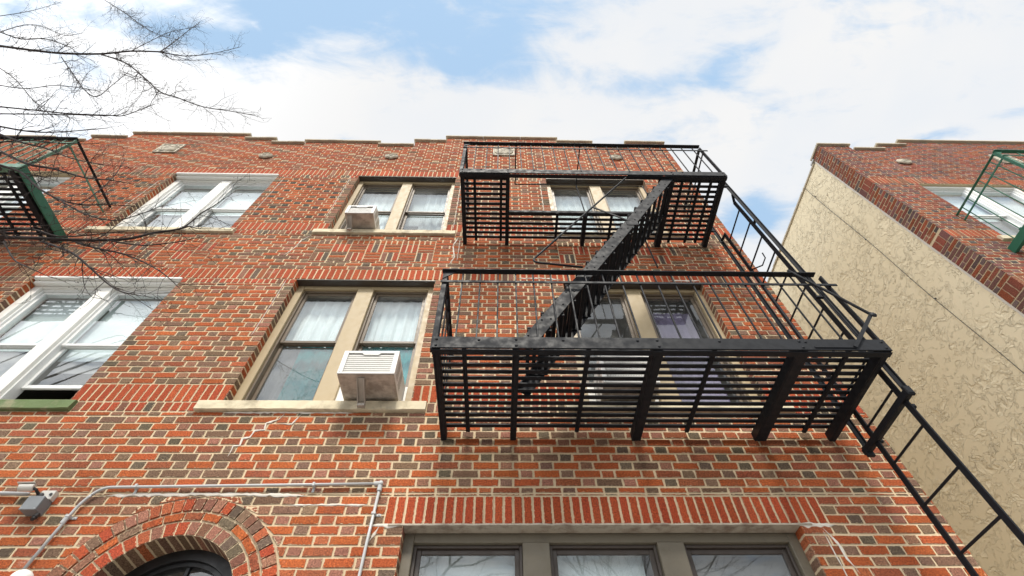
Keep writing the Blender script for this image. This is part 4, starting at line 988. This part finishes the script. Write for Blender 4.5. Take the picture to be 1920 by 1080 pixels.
# ================================================================== AIR CONDITIONERS
def aircon(x0,x1,z0,zh,yf,label,arm=None,flip=False):
    cx=(x0+x1)/2; w=(x1-x0)
    root=empty('air_conditioner',(cx,.1,z0),label,'air conditioner','air conditioners in the windows')
    t=MB(); y1=.16; T=.004
    z1=z0+zh
    t.box(x0+.004,x1-.004,yf+.03,y1,z0+.006,z0+.012,ACB,.002)                     # pan
    t.box(x0,x0+.006,yf+.012,y1,z0,z1,ACW,.002); t.box(x1-.006,x1,yf+.012,y1,z0,z1,ACW,.002); t.box(x0+.006,x1-.006,yf+.012,y1,z1-.006,z1,ACW,.002)
    t.build('housing',root)
    f=MB(); b=.042
    f.box(x0-.002,x0+b,yf,yf+.014,z0,z1+.002,ACW,.004); f.box(x1-b,x1+.002,yf,yf+.014,z0,z1+.002,ACW,.004)
    f.box(x0+b,x1-b,yf+.0005,yf+.0135,z1-.03,z1+.0015,ACW,.004); f.box(x0+b,x1-b,yf+.0005,yf+.0135,z0,z0+.018,ACW,.004)
    V=[(cx-.085,z1-.03),(cx-.065,z1-.05),(cx+.065,z1-.05),(cx+.085,z1-.03)]
    f.mesh([(x,yf+.001,z) for x,z in V]+[(x,yf+.013,z) for x,z in V],[(0,1,2,3),(7,6,5,4),(0,4,5,1),(1,5,6,2),(2,6,7,3)],ACW)
    for px,pz in ((x0+.02,z0+.02),(x1-.02,z0+.02),(x0+.02,z1-.02),(x1-.02,z1-.02)): f.dome((px,yf,pz),(0,-1,0),.006,STEEL)
    f.build('rear_frame',root)
    c=MB(); c.box(x0+b-.004,x1-b+.004,yf+.02,yf+.03,z0+.012,z1-.02,FINB)
    nz_=int((zh-.05)/.026)
    for i in range(nz_): c.box(x0+b,x1-b,yf+.012,yf+.02,z0+.022+i*.026,z0+.041+i*.026,ACG)
    c.build('coil_fins',root)
    p=MB(); n=14; V=[]; F=[]
    for i in range(n+1):
        for j in range(n+1):
            x=x0+.002+(w-.004)*i/n; y=yf+.012+(y1-yf-.012)*j/n
            V.append((x,y,z0-.002-.012*abs(mnoise.noise(Vector((x*7,y*9,3))))*(1 if 0<i<n and 0<j<n else 0)))
    for i in range(n):
        for j in range(n): a=i*(n+1)+j; F.append((a,a+1,a+n+2,a+n+1))
    p.mesh(V,F,ACB); p.build('drip_pan',root,smooth=True)
    v=MB()
    for s_,xx in ((-1,x0),(1,x1)):
        for i in range(2):
            for k in range(7): v.box(xx+s_*.0005,xx+s_*.004,yf+.06+i*.13,yf+.15+i*.13,z0+.05+k*.03,z0+.06+k*.03,ACG)
    v.build('side_vents',root)
    if arm:
        a=MB(); ax=arm; a.bar((ax,yf+.045,z0-.012),(ax,-.075,z0-.135 if zh>.29 else z0-.10),.062,.008,GREYARM,upv=(0,1,1)); 
        a.bar((ax-.03,yf+.045,z0-.012),(ax-.03,-.075,z0-.13),.006,.03,GREYARM,upv=(0,1,1)); a.bar((ax+.03,yf+.045,z0-.012),(ax+.03,-.075,z0-.13),.006,.03,GREYARM,upv=(0,1,1))
        a.box(ax-.033,ax+.033,-.10,-.06,z0-.155,z0-.125,GREYARM,.004); a.build('support_arm',root)
    s_=MB()
    s_.box(x0-.20,x0-.004,.13,.15,z0,z1-.01,ACW,.002); s_.box(x1+.004,x1+.09,.13,.15,z0,z1-.01,ACW,.002); s_.build('side_filler',root)
    return root
GREYARM=m_paint('grey_bracket_paint',(.42,.38,.33),.5,.3,(.25,.22,.18))
aircon(-1.43,-.93,4.735,.29,-.335,'white window air conditioner on a grey bracket beside the teal curtain, clear of the balcony',arm=-1.225)
aircon(-2.20,-1.80,7.92,.23,-.27,'small white air conditioner in the top floor window left of the balcony',arm=-2.13)
# the one behind the balcony, with a white louvred back
r=aircon(.93,1.44,4.735,.36,-.24,'white air conditioner seen through the slats of the lower black balcony')
gv=MB()
for k in range(3):
    for i in range(17):
        x=.99+i*.0235; z=4.80+k*.085
        gv.tube([(x,-.252,z),(x+.012,-.256,z+.03),(x+.0235,-.252,z)],.0035,ACW,5,False)
for k in range(10): gv.box(.975,1.395,-.254,-.249,4.765+k*.03,4.772+k*.03,ACW)
gv.build('wire_guard',r)

# ================================================================== SMALL WALL FITTINGS
cd=empty('electrical_conduit',(-2.0,0,3.6),'galvanised steel conduit running above the arched doorway and down beside the ground floor window','conduit')
path=[(-3.13,-.028,3.20),(-3.10,-.028,3.60),(-3.085,-.028,3.78),(-3.02,-.028,3.825),(-2.90,-.028,3.835),(-1.8,-.028,3.845),(-.925,-.028,3.86)]
t=MB(); t.tube(arc_round([(-3.125,-.028,3.19),(-3.075,-.028,3.70),(-3.0,-.028,3.83),(-2.0,-.028,3.845),(-.925,-.028,3.862)],.14,8),.0108,STEEL,10); t.build('horizontal_pipe',cd,smooth=True)
t=MB(); t.tube([(-.912,-.028,3.85),(-.917,-.028,3.4),(-.918,-.028,1.2)],.0108,STEEL,10); t.build('vertical_pipe',cd,smooth=True)
t=MB(); t.tube([(-.96,-.028,3.861),(-.905,-.028,3.863)],.018,STEEL,10); t.tube([(-.912,-.028,3.87),(-.912,-.028,3.80)],.018,STEEL,10); t.dome((-.91,-.04,3.862),(0,-1,0),.02,STEEL); t.build('elbow_fitting',cd)
for (x,z,ax) in ((-2.75,3.838,0),(-1.42,3.853,0),(-3.09,3.60,1),(-.914,3.62,1)):
    c=MB()
    if ax==0: c.box(x-.01,x+.01,-.043,-.0,z-.016,z+.016,STEEL,.003); c.box(x-.01,x+.01,-.006,-.001,z-.05,z-.016,STEEL,.002); c.dome((x,-.006,z-.037),(0,-1,0),.007,STEEL)
    else: c.box(x-.016,x+.016,-.043,-.0,z-.01,z+.01,STEEL,.003); c.box(x+.016,x+.05,-.006,-.001,z-.01,z+.01,STEEL,.002); c.dome((x+.037,-.006,z),(0,-1,0),.007,STEEL)
    c.build('pipe_clamp',cd)
t=MB(); t.tube([(-3.092,-.028,3.585),(-3.097,-.028,3.545)],.017,STEEL,10); t.build('coupling',cd)
gl=empty('globe_lamp',(-3.16,0,3.1),'white glass globe lamp at the foot of the conduit left of the arch','lamp')
t=MB(); prof=[(0.0001,.065)]+[(.065*sin(a),.065*cos(a)) for a in [pi*i/16 for i in range(1,16)]]+[(.0001,-.065)]
t.lathe((-3.035,-.09,3.135),(0,0,1),prof,GLOBE,28); t.build('globe',gl,smooth=True)
t=MB(); t.lathe((-3.05,0,3.125),(0,-1,0),[(.0001,.0),(.06,.0),(.06,.03),(.035,.045),(.035,.06),(.0001,.06)],STEEL,20); t.build('wall_plate',gl)
# camera on its junction box
sc=empty('security_camera',(-3.40,0,3.70),'small white bullet camera on a grey junction box at the far left above the conduit','camera')
def ybox(mb,cx,cy,cz,sx,sy,sz,m,rz=0.,rx=0.,ry=0.,bev=.004):
    rot=(Matrix.Rotation(rz,3,'Z')@Matrix.Rotation(rx,3,'X')@Matrix.Rotation(ry,3,'Y'))
    mb.box(cx-sx/2,cx+sx/2,cy-sy/2,cy+sy/2,cz-sz/2,cz+sz/2,m,bev,rot=rot,piv=(cx,cy,cz))
b=MB(); ybox(b,-3.36,-.055,3.66,.15,.11,.13,GREYBOX); b.box(-3.435,-3.285,-.118,-.11,3.592,3.728,GREYBOX,.003); 
for dx in (-.06,.06):
    for dz in (-.055,.055): b.dome((-3.36+dx,-.118,3.66+dz),(0,-1,0),.005,STEEL)
b.build('junction_box',sc)
b=MB(); ybox(b,-3.345,-.03,3.775,.13,.06,.09,CAMW); b.lathe((-3.30,-.065,3.775),(0,-1,0),[(.0001,0),(.014,0),(.014,.006),(.0001,.006)],BLACKP,12); b.build('mount_box',sc)
b=MB(); b.tube([(-3.40,-.06,3.76),(-3.42,-.12,3.79),(-3.455,-.14,3.80)],.013,BLACKP,8); b.dome((-3.395,-.06,3.76),(0,-1,0),.036,BLACKP); b.build('ball_joint',sc)
b=MB(); ax=Vector((-.9,-.25,-.18)).normalized(); c0=Vector((-3.44,-.135,3.80))
b.lathe(c0,ax,[(.0001,0),(.030,0),(.033,.01),(.033,.11),(.028,.112),(.026,.10),(.0001,.10)],CAMW,20); b.build('camera_body',sc,smooth=False)
b=MB(); u=ax.cross(Vector((0,0,1))).normalized(); w=u.cross(ax); 
b.bar(c0+w*.038-ax*.0,c0+w*.038+ax*.135,.07,.004,CAMW,upv=tuple(w)); b.build('sun_shield',sc)
b=MB(); b.lathe((-3.275,-.06,3.575),(.25,-.5,-.9),[(.0001,0),(.022,0),(.022,.05),(.017,.052),(.017,.075),(.0001,.075)],BLACKP,16); b.build('cable_gland',sc)
b=MB(); b.tube([(-4.6,-.03,3.80),(-3.50,-.03,3.775)],.014,STEEL,10); b.build('feed_pipe',sc,smooth=True)
for o in sc.children:
    o.data.transform(Matrix.Translation((-3.37,0,3.70))@Matrix.Scale(.78,4)@Matrix.Translation((3.37,0,-3.70))) if o.name.split('.')[0]!='feed_pipe' else None
# cable over the stucco
cb_=empty('wall_cable',(6.6,.9,9),'thin black cable hanging down the cream stucco wall','cable')
t=MB(); t.tube([(6.61,.90+.01*sin(i*.9),11.66-i*.45) for i in range(26)],.0055,CABLE,6); t.build('cable',cb_)
t=MB()
for i in range(6): t.box(6.612,6.632,.892,.912,11.2-i*1.8,11.22-i*1.8,CABLE,.003)
t.build('cable_clip',cb_)
# something red-brown lying in the gap of the open sash
t=MB(); V=[]; n=12
for i in range(n+1):
    for j in range(n):
        th=pi*i/n; ph=2*pi*j/n; rr=.06*(1+.35*mnoise.noise(Vector((sin(th)*cos(ph)*2,sin(th)*sin(ph)*2,cos(th)*2+4))))
        V.append((-4.05+rr*1.2*sin(th)*cos(ph),.16+rr*.7*sin(th)*sin(ph),4.755+rr*.6*cos(th)))
t.mesh(V,[(i*n+j,i*n+(j+1)%n,(i+1)*n+(j+1)%n,(i+1)*n+j) for i in range(n) for j in range(n)],m_paint('red_brown_cloth',(.28,.07,.05),.9,.4)); tag(t.build('folded_cloth',smooth=True,origin=(-4.05,.16,4.72)),'small red brown cloth in the gap of the open white window','cloth')

# ================================================================== TREES
def twig(mb,p,d,L,r,depth,rng,seg=.055,bud=True,droop=0.):
    pts=[Vector(p)]; d=Vector(d).normalized(); n=max(2,int(L/seg)); kids=[]
    for i in range(n):
        d=(d+Vector((rng.gauss(0,.16),rng.gauss(0,.16),rng.gauss(0,.16)+droop))).normalized()
        pts.append(pts[-1]+d*seg)
        if depth>0 and rng.random()<.42: kids.append((pts[-1].copy(),d.copy(),i/n))
    rr=[r*(1-.75*i/n) for i in range(n+1)]
    mb.tube(pts,rr,BARK,3 if r<.004 else 5,cap=False)
    if bud and depth<=1:
        for q in pts[1:]:
            if rng.random()<.32: mb.dome(q,d,.0038,BARK,1.4,4)
    for q,dd,t in kids:
        ax=dd.cross(Vector((rng.gauss(0,1),rng.gauss(0,1),rng.gauss(0,1)))).normalized()
        nd=(dd*rng.uniform(.5,1.)+ax*rng.uniform(.5,1.)).normalized()
        twig(mb,q,nd,L*rng.uniform(.3,.62)*(1-t*.3),r*.62,depth-1,rng,seg*.85,bud,droop)
    return pts
tr=empty('bare_tree',(-10.6,-3.1,0),'bare leafless tree reaching fine dark twigs in from the left edge','tree')
def limb(mb,pts,r0,r1,n=8):
    P_=[Vector(p) for p in pts]; out=[]
    for i in range(len(P_)-1):
        for k in range(4):
            t=k/4; p0=P_[max(i-1,0)]; p1=P_[i]; p2=P_[i+1]; p3=P_[min(i+2,len(P_)-1)]
            out.append(.5*((2*p1)+(p2-p0)*t+(2*p0-5*p1+4*p2-p3)*t*t+(3*p1-p0-3*p2+p3)*t*t*t))
    out.append(P_[-1]); N_=len(out); mb.tube(out,[r0+(r1-r0)*i/(N_-1) for i in range(N_)],BARK,n,cap=False); return out
tk=MB(); TRUNK=[(-10.6,-3.1,-.1),(-10.55,-3.1,1.5),(-10.62,-3.05,3.2),(-10.5,-3.0,5.),(-10.6,-2.9,7.),(-10.4,-2.8,9.),(-10.5,-2.8,11.5),(-10.3,-2.7,14.)]
limb(tk,TRUNK,.26,.06,14); tk.build('trunk',tr,smooth=True)
def trunk_at(z):
    for a,b in zip(TRUNK,TRUNK[1:]):
        if a[2]<=z<=b[2]:
            t=(z-a[2])/(b[2]-a[2]); return Vector(a).lerp(Vector(b),t)
    return Vector(TRUNK[-1])
rng=random.Random(5)
for bi,(r0,r1,pts) in enumerate(BR):
    mb=MB(); L=limb(mb,pts,r0*1.1,r1*1.1,7)
    if pts[0][0]<-4.0 and r0>=.0:
        p0=Vector(pts[0]); d0=(p0-Vector(pts[1])).normalized()
        if p0.x<-3.9 and bi in {0,7,8,9,10,12,13,14,15,16,17,18,22,26,27}:
            z_=max(1.5,p0.z-1.6); T=trunk_at(z_); mid=p0.lerp(T,.45)+Vector((-.25,-.1,.35))
            limb(mb,[tuple(T),tuple(mid),tuple(p0+Vector((-.35,0,-.02))),tuple(p0)],r0*2.2,r0,7)
    D=.082
    for i in range(2,len(L)):
        seg=(L[i]-L[i-1]); d=seg.normalized(); sl=seg.length; rr=r0+(r1-r0)*i/len(L)
        nk=max(1,round(sl/D)) if rng.random()<min(1.,sl/D) else 0
        for k in range(nk):
            q=L[i-1].lerp(L[i],rng.random())
            ax=d.cross(Vector((rng.gauss(0,1),rng.gauss(0,1),rng.gauss(0,1)))).normalized()
            nd=(d*rng.uniform(.4,1.)+ax*rng.uniform(.4,1.)).normalized()
            if abs(nd.y)>.6: nd.y*=.4; nd.normalize()
            twig(mb,q,nd,rng.uniform(.15,.5),max(.0024,min(.0045,rr*.6)),2,rng)
    twig(mb,L[-1],L[-1]-L[-3],.1,r1,1,rng)
    mb.build('branch',tr,smooth=True,origin=tuple(pts[0]))
# trees across the pavement, seen mirrored in the panes
def streettree(x,y,H,seed,label):
    rng=random.Random(seed); t=empty('bare_tree',(x,y,-.1),label,'tree','street trees behind the camera'); tk=MB(); cr=MB()
    def grow(mb,p,d,L,r,lev):
        pts=[p.copy()]; n=6
        for i in range(n):
            d=(d+Vector((rng.gauss(0,.13),rng.gauss(0,.13),rng.gauss(0,.09)+.04))).normalized(); pts.append(pts[-1]+d*(L/n))
        mb.tube(pts,[r*(1-.5*i/n) for i in range(n+1)],BARK,8 if lev<2 else (5 if lev<4 else 3),cap=False)
        if lev>=6: return
        for k in range(3 if lev<4 else 3):
            i=rng.randint(3,n) if lev else rng.randint(4,n); ax=d.cross(Vector((rng.gauss(0,1),rng.gauss(0,1),rng.gauss(0,1)))).normalized()
            grow(cr,pts[i],(d+ax*rng.uniform(.5,1.05)).normalized(),L*rng.uniform(.62,.82),r*.5,lev+1)
    grow(tk,Vector((x,y,-.1)),Vector((0,0,1)),H*.3,H*.016,0)
    tk.build('trunk',t,smooth=True,origin=(x,y,-.1)); cr.build('crown',t,origin=(x,y,-.1))
streettree(-5.5,-17.5,19.,3,'tall bare street tree across the road, mirrored in the left windows')
streettree(3.5,-18.5,19.,8,'tall bare street tree across the road, mirrored in the right windows')
